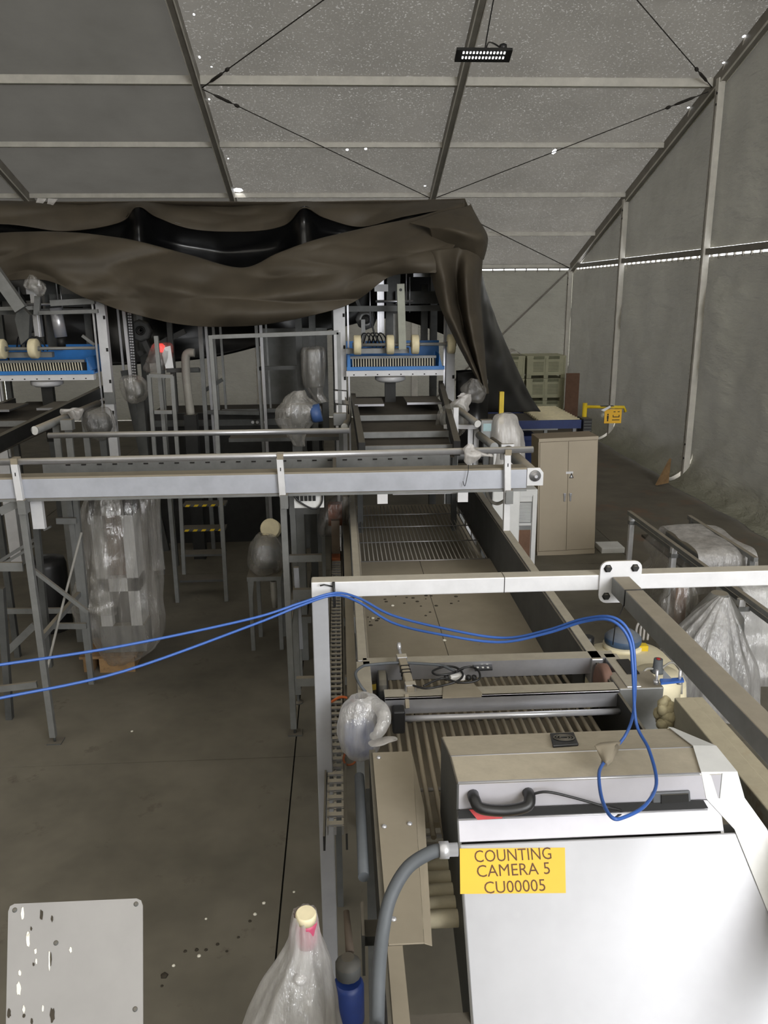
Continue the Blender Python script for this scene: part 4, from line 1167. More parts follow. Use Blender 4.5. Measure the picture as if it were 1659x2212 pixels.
# top band hanging from the ridge line
bx_ = [-160, 0, 140, 255, 297, 340, 420, 540, 615, 655, 700, 780, 880, 1003]
def rowp(ys, Ys):
    return [at(x, y, Y=Y) for x, y, Y in zip(bx_, ys, Ys)]
pk = [13.2, 13.1, 13.15, 13.05, 12.95, 13.05, 13.2, 13.2, 13.05, 12.95, 13.05, 13.1, 13.1, 13.0]
band = cloth([rowp([436, 434, 438, 437, 435, 437, 440, 442, 438, 435, 437, 436, 434, 430], pk),
              rowp([452, 447, 458, 452, 441, 449, 462, 470, 458, 445, 450, 452, 446, 436], [12.9, 12.8, 12.95, 12.7, 12.35, 12.7, 13.0, 13.0, 12.7, 12.35, 12.65, 12.8, 12.7, 12.6]),
              rowp([500, 484, 500, 482, 447, 470, 496, 500, 486, 449, 470, 490, 466, 446], [12.75, 12.6, 12.85, 12.6, 12.15, 12.6, 12.85, 12.9, 12.6, 12.15, 12.5, 12.7, 12.3, 12.2])], 130, 30, 0.06, 2.0, 3, crease=.06)
MB().grid(band).build('top_band', 'tarp', tp_, thick=0.01)
blk = cloth([rowp([496, 480, 496, 478, 443, 466, 490, 496, 482, 445, 466, 486, 462, 442], [12.8, 12.7, 12.9, 12.65, 12.2, 12.65, 12.9, 12.95, 12.65, 12.2, 12.55, 12.75, 12.4, 12.3]),
             rowp([515, 505, 520, 515, 480, 520, 540, 550, 535, 490, 505, 510, 478, 452], [13.0, 12.95, 13.1, 12.9, 12.3, 12.9, 13.2, 13.2, 12.9, 12.3, 12.75, 12.85, 12.4, 12.2]),
             rowp([540, 540, 540, 545, 545, 565, 590, 605, 585, 565, 550, 535, 500, 465], [12.6, 12.6, 12.7, 12.6, 12.35, 12.5, 12.6, 12.6, 12.4, 12.2, 12.3, 12.3, 12.1, 12.1])], 130, 34, 0.04, 2.5, 8, crease=.05)
MB().grid(blk).build('black_fold', 'tarp_black', tp_, thick=0.008)
# front swag with its rolled upper edge
sw = cloth([R([(-160, 520, 12.3), (0, 512, 12.3), (135, 511, 12.3), (270, 526, 12.2), (405, 560, 12.1), (520, 587, 12.0), (600, 560, 12.0), (690, 530, 12.0), (790, 502, 12.0), (900, 476, 12.0), (1003, 446, 12.0)]),
            R([(-160, 512, 12.0), (0, 504, 12.0), (135, 503, 12.0), (270, 518, 11.9), (405, 552, 11.75), (520, 580, 11.65), (600, 549, 11.65), (690, 518, 11.7), (790, 494, 11.75), (900, 470, 11.8), (1005, 440, 11.9)]),
            R([(-160, 535, 11.85), (0, 540, 11.8), (95, 535, 11.65), (230, 560, 11.7), (390, 600, 11.6), (520, 622, 11.4), (620, 590, 11.45), (700, 560, 11.5), (800, 530, 11.45), (890, 515, 11.3), (1000, 500, 11.4)]),
            R([(-160, 560, 11.8), (0, 575, 11.8), (80, 560, 11.5), (210, 595, 11.6), (380, 630, 11.3), (530, 648, 11.15), (640, 622, 11.2), (730, 595, 11.3), (820, 560, 11.2), (890, 545, 11.0), (985, 530, 11.1)]),
            R([(-160, 580, 11.75), (0, 597, 11.75), (90, 585, 11.45), (210, 625, 11.5), (375, 668, 11.3), (530, 676, 11.1), (650, 655, 11.2), (750, 625, 11.3), (840, 580, 11.15), (890, 568, 11.0), (960, 560, 11.0)]),
            R([(-160, 600, 11.7), (0, 606, 11.7), (100, 606, 11.5), (210, 652, 11.5), (370, 698, 11.35), (530, 704, 11.2), (660, 684, 11.3), (760, 655, 11.4), (838, 600, 11.2), (890, 590, 11.05), (940, 590, 11.0)])], 150, 80, 0.14, 1.3, 21, crease=.13)
MB().grid(sw).build('front_swag', 'tarp', tp_, thick=0.012)
# corner flap
fl_ = cloth([R([(884, 482, 11.65), (940, 462, 11.6), (1008, 446, 11.9), (1015, 440, 12.2)]), R([(920, 490, 11.35), (965, 485, 11.2), (1025, 478, 11.5), (1032, 475, 12.2)]), R([(930, 498, 11.3), (1000, 506, 11.0), (1048, 517, 11.3), (1052, 514, 12.3)]), R([(935, 540, 11.4), (1000, 545, 11.3), (1040, 560, 11.5), (1044, 560, 12.4)])], 40, 34, 0.05, 3, 2, crease=.04)
MB().grid(fl_).build('corner_flap', 'tarp', tp_, thick=0.01)
# side drape at the right corner
sd = cloth([R([(915, 545, 11.2), (945, 540, 11.0), (985, 535, 11.2), (1015, 530, 11.3), (1047, 522, 11.6), (1046, 520, 12.4)]),
            R([(933, 600, 11.1), (960, 600, 10.85), (985, 605, 11.3), (1008, 600, 10.95), (1036, 600, 11.5), (1037, 600, 12.4)]),
            R([(946, 645, 11.1), (970, 660, 10.9), (992, 665, 11.35), (1012, 670, 10.95), (1036, 670, 11.4), (1039, 670, 12.3)]),
            R([(962, 690, 11.05), (985, 705, 10.85), (1005, 725, 11.3), (1022, 730, 10.95), (1042, 735, 11.3), (1045, 740, 12.2)]),
            R([(1000, 765, 11.0), (1015, 775, 10.85), (1026, 785, 11.15), (1036, 790, 10.95), (1047, 795, 11.2), (1050, 800, 12.0)]),
            R([(1040, 835, 11.0), (1044, 842, 10.95), (1047, 846, 11.05), (1050, 850, 11.0), (1053, 850, 11.1), (1055, 850, 11.8)])], 60, 70, 0.05, 3.2, 5, crease=.04)
MB().grid(sd).build('side_drape', 'tarp', tp_, thick=0.01)
# black back drape spreading to the floor behind
bk = cloth([R([(1030, 560, 12.6), (1036, 570, 13.2), (1040, 590, 13.8)]), R([(1035, 640, 12.7), (1055, 660, 13.3), (1062, 665, 13.9)]), R([(1040, 740, 12.8), (1075, 750, 13.4), (1098, 755, 14.0)]), R([(1045, 830, 12.9), (1100, 840, 13.5), (1140, 845, 14.2)]), R([(1050, 890, 13.0), (1115, 890, 13.5), (1166, 888, 14.2)])], 26, 40, 0.12, 2.2, 6)
MB().grid(bk).build('back_drape', 'tarp_black', tp_, thick=0.01)
bk2 = cloth([R([(-250, 560, 16), (200, 560, 16), (500, 560, 16), (800, 540, 16), (1040, 560, 15.5)]), R([(-250, 660, 16), (200, 660, 16), (500, 660, 16), (800, 640, 16), (1040, 650, 15.5)]), R([(-250, 800, 16), (200, 790, 16), (440, 775, 16), (600, 738, 16), (720, 712, 16), (860, 690, 16), (1045, 760, 15.5)])], 50, 24, 0.3, 0.9, 12)
MB().grid(bk2).build('rear_drape', 'tarp_black', tp_, thick=0.01)
# roof of the tarpaulin, out of sight but shading the machines
rf = cloth([R([(-160, 436, 13.3), (297, 436, 13.0), (655, 436, 13.0), (1003, 430, 13.0)]), [Vector((-9, 14.6, 5.0)), Vector((-4, 14.6, 5.05)), Vector((-1, 14.6, 5.0)), Vector((2.4, 14.4, 4.9))], [Vector((-11, 16.2, 4.8)), Vector((-4, 16.2, 4.9)), Vector((-1, 16.2, 4.85)), Vector((2.6, 15.7, 4.7))]], 30, 12, 0.15, 1, 4)
MB().grid(rf).build('top_cover', 'tarp', tp_, thick=0.01)
for k, (x0, y0, z0) in enumerate([(-2.63, 13.1, 5.1), (-0.62, 13.1, 5.1), (1.75, 13.1, 5.15), (-5.2, 13.1, 5.1)]):
    MB().box(x0 - .04, x0 + .04, y0, y0 + .08, 0, z0).build('support_pole', 'galv_dark', tp_)
# torn clear scraps along the top
sc_ = MB()
for (x, y) in ((82, 436), (106, 437)):
    p = at(x, y, Y=13.05)
    sc_.grid(cloth([[p + Vector((-.05, 0, -.05)), p + Vector((.05, 0, -.04))], [p + Vector((-.02, .05, .06)), p + Vector((.12, .04, .05))]], 6, 5, .03, 9))
tag(sc_.build('plastic_scraps', 'poly_dense', tp_), kind='stuff')

# ------------------------------------------------------------------ access stairs and guard frames between the dumpers
st = thing('access_stairs', (-1.9, 10.6, 0), 'grey metal access stairs with yellow-black tread edges behind the cross conveyor', 'stairs')
for x0, x1 in ((-2.23, -2.28), (-1.58, -1.60)):
    MB().beam((x0, 10.3, 0), (x1, 10.55, 2.5), 0.05, 0.05).build('stringer', 'galv', st)
    MB().beam((x1, 10.55, 2.5), (x1 - .02, 10.6, 3.48), 0.05, 0.05).build('hand_post', 'galv', st)
for k in range(6):
    z = 0.28 + k * 0.3
    y = 10.38 + k * 0.19
    td = MB().box(-2.2, -1.61, y, y + .22, z - .03, z).build('tread', 'galv_dark', st)
    if k in (2, 3):
        for q in range(5):
            x = -2.17 + q * 0.115
            MB().prism([(x, y - .003, z - .03), (x + .055, y - .003, z - .03), (x + .08, y - .003, z), (x + .025, y - .003, z)], (0, .002, 0)).build('hazard_stripe', 'yellow', td)
MB().beam((-1.60, 10.6, 3.46), (0.0, 10.6, 3.5), 0.05, 0.05).build('hand_rail', 'galv', st)
MB().beam((0.0, 10.6, 3.5), (0.0, 10.6, 0), 0.05, 0.05).build('hand_post', 'galv', st)
MB().box(-1.55, 0.0, 11.2, 11.9, 2.0, 2.05).build('platform', 'galv_dark', st)
fm = thing('guard_rail', at(320, 1000, Y=10.2), 'grey tube guard rail with square top left of the stairs', 'railing')
for (a, b) in (((322, 810), (336, 1000)), ((372, 812), (386, 1010)), ((352, 815), (362, 1000)), ((336, 1000), (352, 1240)), ((386, 1000), (398, 1240))):
    Y = 10.2 if a[0] != 352 else 10.7
    MB().beam(at(*a, Y=Y), at(*b, Y=Y), 0.045, 0.045).build('post', 'galv', fm)
for (a, b) in (((322, 811), (374, 813)), ((334, 890), (372, 890))):
    MB().beam(at(*a, Y=10.2), at(*b, Y=10.2), 0.04, 0.045).build('rail', 'galv', fm)
# tall frame posts under the tarpaulin
tf = thing('post_frame', (-1.6, 13.0, 0), 'tall thin steel posts and rails standing under the middle of the tarpaulin', 'frame')
for (a, b, Y, w, mt) in (((432, 700), (440, 960), 12.6, .06, 'galv'), ((444, 700), (452, 840), 12.7, .04, 'stainless'), ((460, 700), (466, 850), 13.2, .04, 'galv'), ((475, 700), (482, 830), 13.2, .035, 'galv'), ((553, 702), (566, 960), 12.6, .05, 'galv'),
                         ((563, 702), (572, 960), 12.5, .045, 'stainless'), ((574, 702), (580, 820), 13.2, .03, 'galv'), ((644, 690), (652, 960), 12.6, .1, 'galv_dark'), ((674, 684), (674, 960), 12.8, .1, 'galv_dark')):
    b2 = at(*b, Y=Y)
    MB().beam(at(*a, Y=Y) + Vector((0, 0, .2)), Vector((b2.x + .05, Y, 0)), w, w).build('post', mt, tf)
for (a, b, Y) in (((560, 796), (650, 793), 12.6), ((480, 888), (680, 885), 12.7), ((440, 845), (480, 820), 13), ((380, 800), (432, 800), 12.6), ((360, 800), (430, 798), 12.5), ((440, 890), (560, 892), 12.6)):
    MB().beam(at(*a, Y=Y), at(*b, Y=Y), 0.05, 0.06).build('rail', 'galv_dark', tf)
# vertical perforated rack with chain
rk = thing('toothed_rack', (-2.75, 12.7, 0), 'vertical perforated lift rack and slide bars beside the left dumper', 'rack')
MB().beam(at(254, 665, Y=12.5), at(267, 800, Y=12.5), 0.03, 0.03).build('slide_bar', 'stainless_clean', rk)
MB().beam(at(267, 668, Y=12.5), at(284, 830, Y=12.5), 0.045, 0.045).build('slide_bar', 'steel_white', rk)
for k in range(26):
    x = 275 + k * 0.48
    p, q = at(x, 672 + k * 6.0, Y=12.6), at(x + 8, 672.5 + k * 6.0, Y=12.6)
    MB().beam(p, p.lerp(q, .42), 0.01, 0.026).build('rack_tooth', 'steel_white', rk)
    MB().beam(p.lerp(q, .58), q, 0.01, 0.026).build('rack_tooth', 'steel_white', rk)
MB().beam(at(270, 800, Y=12.6), Vector((-2.85, 12.6, 0)), 0.12, 0.08).build('rack_column', 'galv_dark', rk)
MB().beam(at(279, 665, Y=12.66), at(292, 830, Y=12.66), 0.09, 0.04).build('rack_back', 'black_steel', rk)
# drive unit with hexagonal flange
du = thing('drive_unit', at(302, 720, Y=13), 'dark gear drive with round flange hanging under the tarpaulin beside the rack', 'motor')
MB().lathe(at(304, 714, Y=12.9), [(0.1, -.1), (0.17, -.09), (0.17, .06), (0.14, .08)], 8, (0, -1, 0)).build('gear_case', 'galv_dark', du)
MB().lathe(at(304, 714, Y=12.8), [(0.07, 0), (0.07, .02), (0.05, .03), (0.05, .005), (0.02, .0)], 18, (0, -1, 0)).build('flange', 'black_steel', du)
MB().beam(at(302, 680, Y=12.9), at(303, 700, Y=12.9), 0.09, 0.08).build('hanger', 'galv', du)
MB().beam(at(312, 735, Y=13), at(326, 765, Y=13), 0.12, 0.08).build('arm', 'galv_dark', du)
MB().beam(at(300, 765, Y=13.2), at(400, 715, Y=13.2), 0.08, 0.08).build('arm', 'galv_dark', du)
MB().beam(at(304, 640, Y=12.95), at(304, 700, Y=12.95), 0.05, 0.05).build('hanger', 'galv_dark', du)
# bagged warning lamp with white card
wl_ = thing('warning_lamp', at(345, 800, Y=11.8), 'glowing red warning lamp in a clear bag with a white card', 'lamp')
MB().lathe(at(347, 752, Y=11.8), [(0.03, -.06), (0.06, -.05), (0.06, .03), (0.03, .06)], 12).build('lens', 'red_lamp', wl_)
MB().lathe(at(347, 775, Y=11.8), [(0.05, -.28), (0.05, .1)], 12).build('lamp_body', 'galv_dark', wl_)
MB().prism([at(356, 750, Y=11.7), at(368, 747, Y=11.7), at(375, 795, Y=11.7), at(358, 796, Y=11.7), at(350, 765, Y=11.7)], (0, .006, 0)).build('card', 'paper', wl_)
l0 = at(345, 770, Y=11.8)
bag([(l0.x + .03, l0.y, l0.z + .2, .02, .02), (l0.x + .05, l0.y, l0.z + .17, .12, .1), (l0.x, l0.y, l0.z, .16, .14), (l0.x - .06, l0.y, l0.z - .16, .17, .12), (l0.x - .1, l0.y, l0.z - .22, .1, .08)], 32, 6, .08, 3, 18, .02, 10).build('plastic_bag', 'poly_dark', wl_)
MB().beam(at(345, 800, Y=11.85), Vector((l0.x, 11.85, 0)), 0.06, 0.06).build('stand', 'galv_dark', wl_)
def bagged(name, label, ctr, rings, mat, seed, inner=None, cat='bag', folds=6, amp=.07, crumple=.02):
    g = thing(name, ctr, label, cat)
    if inner:
        inner(g)
    bag(rings, 36, folds, amp, seed, 20, crumple, 9).build('plastic_bag', mat, g)
    return g
p = at(292, 842, Y=11.6)
def inn(g):
    MB().lathe(p + Vector((0, .1, 0)), [(0.05, -.14), (0.12, -.12), (0.12, .1), (0.06, .13)], 14, (0, -1, 0)).build('motor_body', 'galv_dark', g)
    MB().beam(p + Vector((.02, .2, -.1)), Vector((p.x + .02, p.y + .2, 0)), .1, .1).build('stand', 'galv_dark', g)
bagged('bagged_gearmotor', 'round gear motor in a glossy clear bag right of the left dumper upright', (p.x, p.y, 0), [(p.x - .06, p.y, p.z + .2, .05, .05), (p.x - .02, p.y, p.z + .17, .14, .12), (p.x, p.y, p.z, .19, .16), (p.x, p.y, p.z - .13, .14, .14), (p.x - .03, p.y, p.z - .2, .03, .03)], 'poly', 11, inn, 'motor')
# bagged cylinder right of the middle posts
p2 = at(678, 795, Y=12.2)
def inn2(g):
    MB().lathe(p2, [(0.1, -.28), (0.13, -.25), (0.13, .25), (0.1, .28)], 18).build('canister', 'galv', g)
    MB().beam(p2 + Vector((0, 0.1, -.2)), Vector((p2.x, p2.y + .1, 0)), .08, .08).build('stand', 'galv_dark', g)
bagged('wrapped_canister', 'upright silver canister wrapped in clear film between posts and right dumper', (p2.x, p2.y, 0), [(p2.x, p2.y, p2.z + .31, .08, .08), (p2.x, p2.y, p2.z + .28, .17, .15), (p2.x, p2.y, p2.z, .18, .16), (p2.x, p2.y, p2.z - .25, .15, .14), (p2.x + .03, p2.y, p2.z - .38, .09, .09), (p2.x + .12, p2.y, p2.z - .5, .1, .1)], 'poly', 12, inn2, 'canister', 8)
# big bagged gearbox beside right dumper
p3 = at(648, 890, Y=9.9)
def inn3(g):
    MB().box(p3.x - .1, p3.x + .16, p3.y - .1, p3.y + .1, p3.z - .12, p3.z + .1).build('gearbox', 'galv_dark', g)
    MB().lathe(p3 + Vector((.14, -.08, -.02)), [(0.1, 0), (0.11, .03), (0.11, .12)], 16, (1, 0, .2)).build('motor_body', 'motor_blue', g)
    MB().beam(p3 + Vector((-.05, .1, -.1)), Vector((p3.x - .05, p3.y + .1, 0)), .12, .12).build('stand', 'galv_dark', g)
bagged('bagged_gearbox', 'gearbox in a baggy clear plastic sheet on a stand before the right dumper', (p3.x, p3.y, 0), [(p3.x + .0, p3.y, p3.z + .26, .06, .05), (p3.x - .02, p3.y, p3.z + .18, .12, .1), (p3.x, p3.y, p3.z + .03, .26, .18), (p3.x - .06, p3.y, p3.z - .15, .2, .15), (p3.x - .05, p3.y, p3.z - .3, .1, .1), (p3.x - .02, p3.y, p3.z - .42, .06, .06)], 'poly', 13, inn3, 'gearbox', 6, .09)
# work lights on the right dumper upright
wk = thing('work_light', at(740, 930, Y=10.6), 'pair of square floodlights with black brackets on a stub pipe', 'lamp')
for (x, y, s_) in ((735, 856, 1), (738, 886, 1)):
    c = at(x, y, Y=10.6)
    MB().box(c.x - .07, c.x + .06, c.y - .02, c.y + .05, c.z - .05, c.z + .07).build('housing', 'steel_white', wk, bevel=.006)
    MB().tube([c + Vector((-.09, -.02, .09)), c + Vector((.09, -.02, .07)), c + Vector((.09, .03, -.06))], 0.008, 6).build('bracket', 'black_steel', wk)
    MB().box(c.x - .09, c.x - .07, c.y - .02, c.y + .02, c.z - .07, c.z + .09).build('bracket', 'black_steel', wk)
c = at(735, 905, Y=10.55)
MB().box(c.x - .09, c.x + .08, c.y - .05, c.y + .05, c.z - .08, c.z + .08).build('junction_box', 'galv', wk, bevel=.008)
MB().tube(cr([at(741, 862, Y=10.9), at(750, 880, Y=10.8), at(752, 905, Y=10.6), at(745, 921, Y=10.4)], 14), 0.045, 12).build('stub_pipe', 'galv', wk)
MB().lathe(at(744, 922, Y=10.38), [(0.046, 0), (0.046, .01), (.03, .014)], 14, (0, -1, 0)).build('pipe_cap', 'white_plastic', wk)
MB().beam(at(737, 925, Y=10.6), Vector((at(737, 925, Y=10.6).x, 10.6, 0)), .05, .05).build('stand', 'galv', wk)
# pvc vent pipe with elbow
pv = [at(408, 763, Y=12.2), at(403, 765, Y=12.2), at(400, 775, Y=12.2), at(401, 800, Y=12.2)]
pb = at(412, 895, Y=12.2)
o = thing('vent_pipe', (pb.x, 12.2, 0), 'pale plastic vent pipe with an elbow at its top', 'pipe')
MB().tube(cr([at(420, 762, Y=12.2), at(408, 762, Y=12.2), at(402, 768, Y=12.2), at(401, 785, Y=12.2), at(404, 830, Y=12.2), pb], 40), 0.062, 14).build('pipe', 'pvc', o)
MB().box(pb.x - .09, pb.x + .09, 12.12, 12.3, 0, pb.z).build('pedestal', 'black_steel', o)
# PVC rollers on the left dumper discharge and their bags
lr = thing('roller_stand', at(150, 930, Y=9.2), 'oblique grey roller pipe on posts at the left dumper discharge', 'roller')
MB().tube([at(76, 930, Y=8.6), at(212, 872, Y=10.4)], 0.045, 14).build('roller_pipe', 'galv', lr)
MB().lathe(at(76, 930, Y=8.6), [(0.046, 0), (0.046, .012)], 14, (-.5, -1, 0)).build('pipe_cap', 'white_plastic', lr)
for (x, y, y2, Y) in ((120, 915, 960, 9.1), (145, 905, 985, 8.9), (181, 888, 935, 9.9)):
    q = at(x, y, Y=Y)
    MB().beam(q, Vector((q.x, Y, 1.6 if x == 181 else 0)), .07, .03).build('post', 'galv', lr)
MB().box(at(146, 915, Y=8.85).x - .06, at(146, 915, Y=8.85).x + .06, 8.8, 8.9, at(146, 928, Y=8.85).z, at(146, 906, Y=8.85).z).build('sensor_box', 'galv', lr)
q = at(155, 890, Y=9.3)
bagged('knotted_bag', 'small white bag knotted over the left oblique roller', q, [(q.x - .09, q.y, q.z - .04, .02, .03), (q.x - .05, q.y, q.z, .07, .08), (q.x, q.y, q.z + .03, .1, .09), (q.x + .05, q.y, q.z + .0, .08, .08), (q.x + .03, q.y, q.z - .1, .03, .03)], 'poly_dense', 15, None, 'bag', 5, .12, .03)
q = at(215, 915, Y=9.8)
def inn4(g, q=q):
    MB().lathe(q, [(0.07, -.1), (0.13, -.08), (0.13, .08), (0.08, .12)], 16, (-.5, -1, 0)).build('motor_body', 'galv_dark', g)
    MB().beam(q + Vector((0, .1, 0)), Vector((q.x, q.y + .1, 0)), .08, .08).build('stand', 'galv_dark', g)
bagged('bagged_motor', 'dim round motor in a dusty bag at the left dumper upright foot', (q.x, q.y, 0), [(q.x + .02, q.y, q.z + .2, .05, .05), (q.x, q.y, q.z + .15, .15, .13), (q.x, q.y, q.z, .18, .17), (q.x, q.y, q.z - .15, .13, .12), (q.x, q.y, q.z - .2, .03, .03)], 'poly_dark', 16, inn4, 'motor')
q = at(70, 615, Y=11.6)
bagged('crumpled_bag', 'crumpled clear bag hanging high under the left edge of the tarpaulin', q, [(q.x, q.y, q.z + .12, .03, .03), (q.x + .02, q.y, q.z + .06, .1, .08), (q.x + .03, q.y, q.z - .03, .13, .1), (q.x + .05, q.y, q.z - .1, .08, .06), (q.x + .06, q.y, q.z - .14, .02, .02)], 'poly', 17, None, 'bag', 5, .15, .04)
q = at(95, 600, Y=11.6)
MB().tube([at(83, 585, Y=11.6), at(86, 640, Y=11.6)], .012, 6).build('hang_rod', 'stainless', bpy.data.objects['crumpled_bag'])
# ------------------------------------------------------------------ machine under plastic sheet at the left
wm = thing('wrapped_machine', (-2.45, 8.3, 0), 'tall machine shrouded in shiny clear plastic sheet on a wooden pallet block', 'machine')
pal = thing('wooden_pallet', (-2.4, 8.2, 0), 'small wooden pallet and board under the shrouded machine', 'pallet')
q0, q1 = at(178, 1452, Z=0), at(292, 1452, Z=0)
for x in (q0.x + .02, q0.x + .22, q1.x - .12):
    MB().box(x, x + .1, q0.y, q0.y + .5, 0, .15).build('block', 'wood', pal)
MB().box(q0.x - .02, q1.x + .02, q0.y, q0.y + .5, .15, .18).build('board', 'wood', pal)
MB().box(q0.x + .2, q1.x, q0.y - .03, q0.y - .005, 0.0, .17).build('board', 'wood', pal)
wx, wy = at(258, 1250, Y=8.35).x, 8.35
MB().box(wx - .26, wx + .22, wy + .0, wy + .3, .19, .5).build('machine_base', 'galv', wm)
MB().box(wx - .24, wx - .12, wy, wy + .3, .5, 2.0).build('cabinet_post', 'white_plastic', wm)
MB().box(wx + .08, wx + .2, wy, wy + .3, .5, 2.0).build('cabinet_post', 'white_plastic', wm)
MB().box(wx - .24, wx + .2, wy, wy + .3, 1.75, 2.02).build('cabinet_head', 'white_plastic', wm)
MB().box(wx - .24, wx + .2, wy, wy + .3, .9, 1.05).build('cabinet_shelf', 'white_plastic', wm)
MB().box(wx - .12, wx + .08, wy + .1, wy + .28, 1.05, 1.75).build('dark_bay', 'brown_board', wm)
MB().box(wx - .12, wx + .08, wy + .1, wy + .28, .5, .9).build('dark_bay', 'black_steel', wm)
def wr_(px, py, hw, d=.3, Y=8.4):
    c = at(px, py, Y=Y)
    return (c.x, c.y, c.z, hw * Y / 1750 * 1.03, d)
bag([wr_(262, 1064, 66, .24), wr_(262, 1075, 76, .3), wr_(258, 1150, 82, .33), wr_(256, 1230, 88, .36), wr_(256, 1300, 92, .38), wr_(268, 1345, 84, .36), wr_(278, 1385, 68, .3), wr_(272, 1412, 50, .24), wr_(268, 1425, 30, .18)], 110, 9, 0.05, 31, 70, 0.035, 3).build('plastic_sheet', 'poly_sheet', wm)
sh2 = cloth([[at(205, 1068, Y=7.98), at(235, 1066, Y=7.9), at(262, 1066, Y=7.95)], [at(200, 1160, Y=7.92), at(235, 1160, Y=7.82), at(268, 1150, Y=7.94)], [at(196, 1260, Y=7.9), at(228, 1270, Y=7.8), at(262, 1260, Y=7.9)], [at(190, 1320, Y=7.92), at(222, 1330, Y=7.85), at(250, 1330, Y=7.92)]], 26, 40, .06, 7, 3)
MB().grid(sh2).build('loose_flap', 'poly_sheet', wm)
sh3 = cloth([[at(318, 1075, Y=8.1), at(338, 1080, Y=8.3)], [at(326, 1150, Y=8.05), at(346, 1150, Y=8.3)], [at(328, 1235, Y=8.05), at(357, 1230, Y=8.2)]], 10, 26, .05, 7, 8)
MB().grid(sh3).build('loose_flap', 'poly_sheet', wm)
cable('grey_rope', [at(176, 1150, Y=7.4), at(150, 1250, Y=7.3), at(122, 1360, Y=7.2), at(95, 1475, Y=7.05)], 0.012, 'rope', 'pale rope slanting down beside the left conveyor legs', 'rope', n=16)
dk = MB().lathe(at(108, 1280, Y=9.2) - Vector((0, 0, .0)), [(0.2, -.45), (0.22, -.4), (0.22, .35), (0.2, .42), (0.05, .44)], 20).build('drum', 'black_plastic', origin=at(108, 1280, Y=9.2))
tag(dk, 'dark round drum in the shade behind the left conveyor legs', 'drum')
# motor in a bag on a four-legged stand
ms = thing('motor_stand', (-0.92, 8.8, 0), 'bagged motor with a cream ring on a grey four-legged stand', 'motor')
a0, a1 = at(534, 1250, Y=8.72), at(608, 1250, Y=8.72)
for x, y in ((a0.x + .03, 8.72), (a1.x - .03, 8.72), (a0.x + .08, 9.1), (a1.x - .02, 9.1)):
    MB().beam((x, y, 0), (x, y, a0.z - .02), 0.045, 0.045).build('leg', 'galv', ms)
for x in (a0.x + .03, a1.x - .03):
    MB().prism([(x - .025, 8.69, a0.z - .02), (x + .045 if x < -0.9 else x + .025, 8.69, a0.z - .02), (x + .02, 8.69, a0.z - .25), (x - .02, 8.69, a0.z - .25)], (0, .02, 0)).build('gusset', 'galv', ms)
MB().box(a0.x, a1.x, 8.68, 9.15, a0.z - .02, a0.z + .03).build('top_plate', 'galv', ms)
mcx = (a0.x + a1.x) / 2 + .02
bz = at(572, 1200, Y=8.85).z
MB().lathe((mcx, 8.75, bz), [(0.06, 0), (0.15, .02), (0.17, .1), (0.17, .4), (0.12, .45)], 20, (0, 1, .15)).build('motor_body', 'galv', ms)
bag([(mcx - .01, 8.85, bz + .25, .05, .06), (mcx - .01, 8.85, bz + .2, .13, .18), (mcx, 8.85, bz + .02, .2, .26), (mcx - .01, 8.85, bz - .14, .18, .24), (mcx, 8.86, bz - .2, .06, .1)], 40, 7, .05, 41, 24, .02, 9).build('plastic_bag', 'poly', ms)
rc = at(585, 1142, Y=9.05)
MB().lathe(rc, [(0.09, -.08), (0.11, -.07), (0.11, .03), (0.1, .04), (0.1, .0), (0.07, -.01)], 24, (-.15, -1, .45)).build('duct_ring', 'galv', ms)
for h_ in (-.045, .0, .04):
    MB().lathe(rc, [(0.1, h_ - .008), (0.114, h_ - .006), (0.114, h_ + .006), (0.1, h_ + .008)], 24, (-.15, -1, .45)).build('duct_band', 'cream_wheel', ms)
MB().tube([at(590, 1255, Y=8.8), at(592, 1290, Y=8.8), at(594, 1312, Y=8.8)], [0.035, 0.035, .03], 12).build('drain_pipe', 'pvc', ms)
cable('hanging_cord', [at(627, 1150, Y=8.0), at(626, 1200, Y=8.0), at(630, 1260, Y=8.0), at(634, 1330, Y=8.0)], 0.006, 'black_plastic', 'dark cord hanging beside the second conveyor leg', n=16)
# control panels behind the second leg
cpn = thing('duct_panel', at(660, 1250, Y=8.0), 'grey upright duct panels behind the conveyor leg left of the chain', 'panel')
for (xa, xb, ya, yb, Y, m_) in ((638, 664, 1085, 1330, 8.4, 'galv'), (668, 688, 1085, 1235, 8.6, 'galv_dark'), (692, 704, 1075, 1240, 8.5, 'galv')):
    p, q = at(xa, ya, Y=Y), at(xb, yb, Y=Y)
    MB().box(p.x, q.x, Y, Y + .06, 0, p.z).build('panel', m_, cpn)
for (xa, xb, y, Y) in ((625, 700, 1105, 8.3), (618, 695, 1208, 7.6), (640, 672, 1340, 7.6), (700, 750, 1345, 6.4), (640, 755, 1475, 6.0), (690, 760, 1305, 7.0)):
    p, q = at(xa, y, Y=Y), at(xb, y, Y=Y)
    MB().box(p.x, q.x, Y, Y + .05, p.z - .035, p.z + .035).build('cross_bar', 'galv', cpn)
for (xa, ya, xb, yb, Y) in ((640, 1225, 650, 1400, 7.62), (772, 1330, 776, 1420, 5.2)):
    MB().beam(at(xa, ya, Y=Y), at(xb, yb, Y=Y), .05, .05).build('leg', 'steel_blue', cpn)
q = at(722, 1115, Y=7.9)
def inn5(g, q=q):
    MB().box(q.x - .06, q.x + .08, q.y, q.y + .12, q.z - .1, q.z + .12).build('sensor_head', 'rust', g)
    MB().beam(q + Vector((0, .08, -.1)), Vector((q.x, q.y + .08, 1.3)), .05, .05).build('stand', 'galv_dark', g)
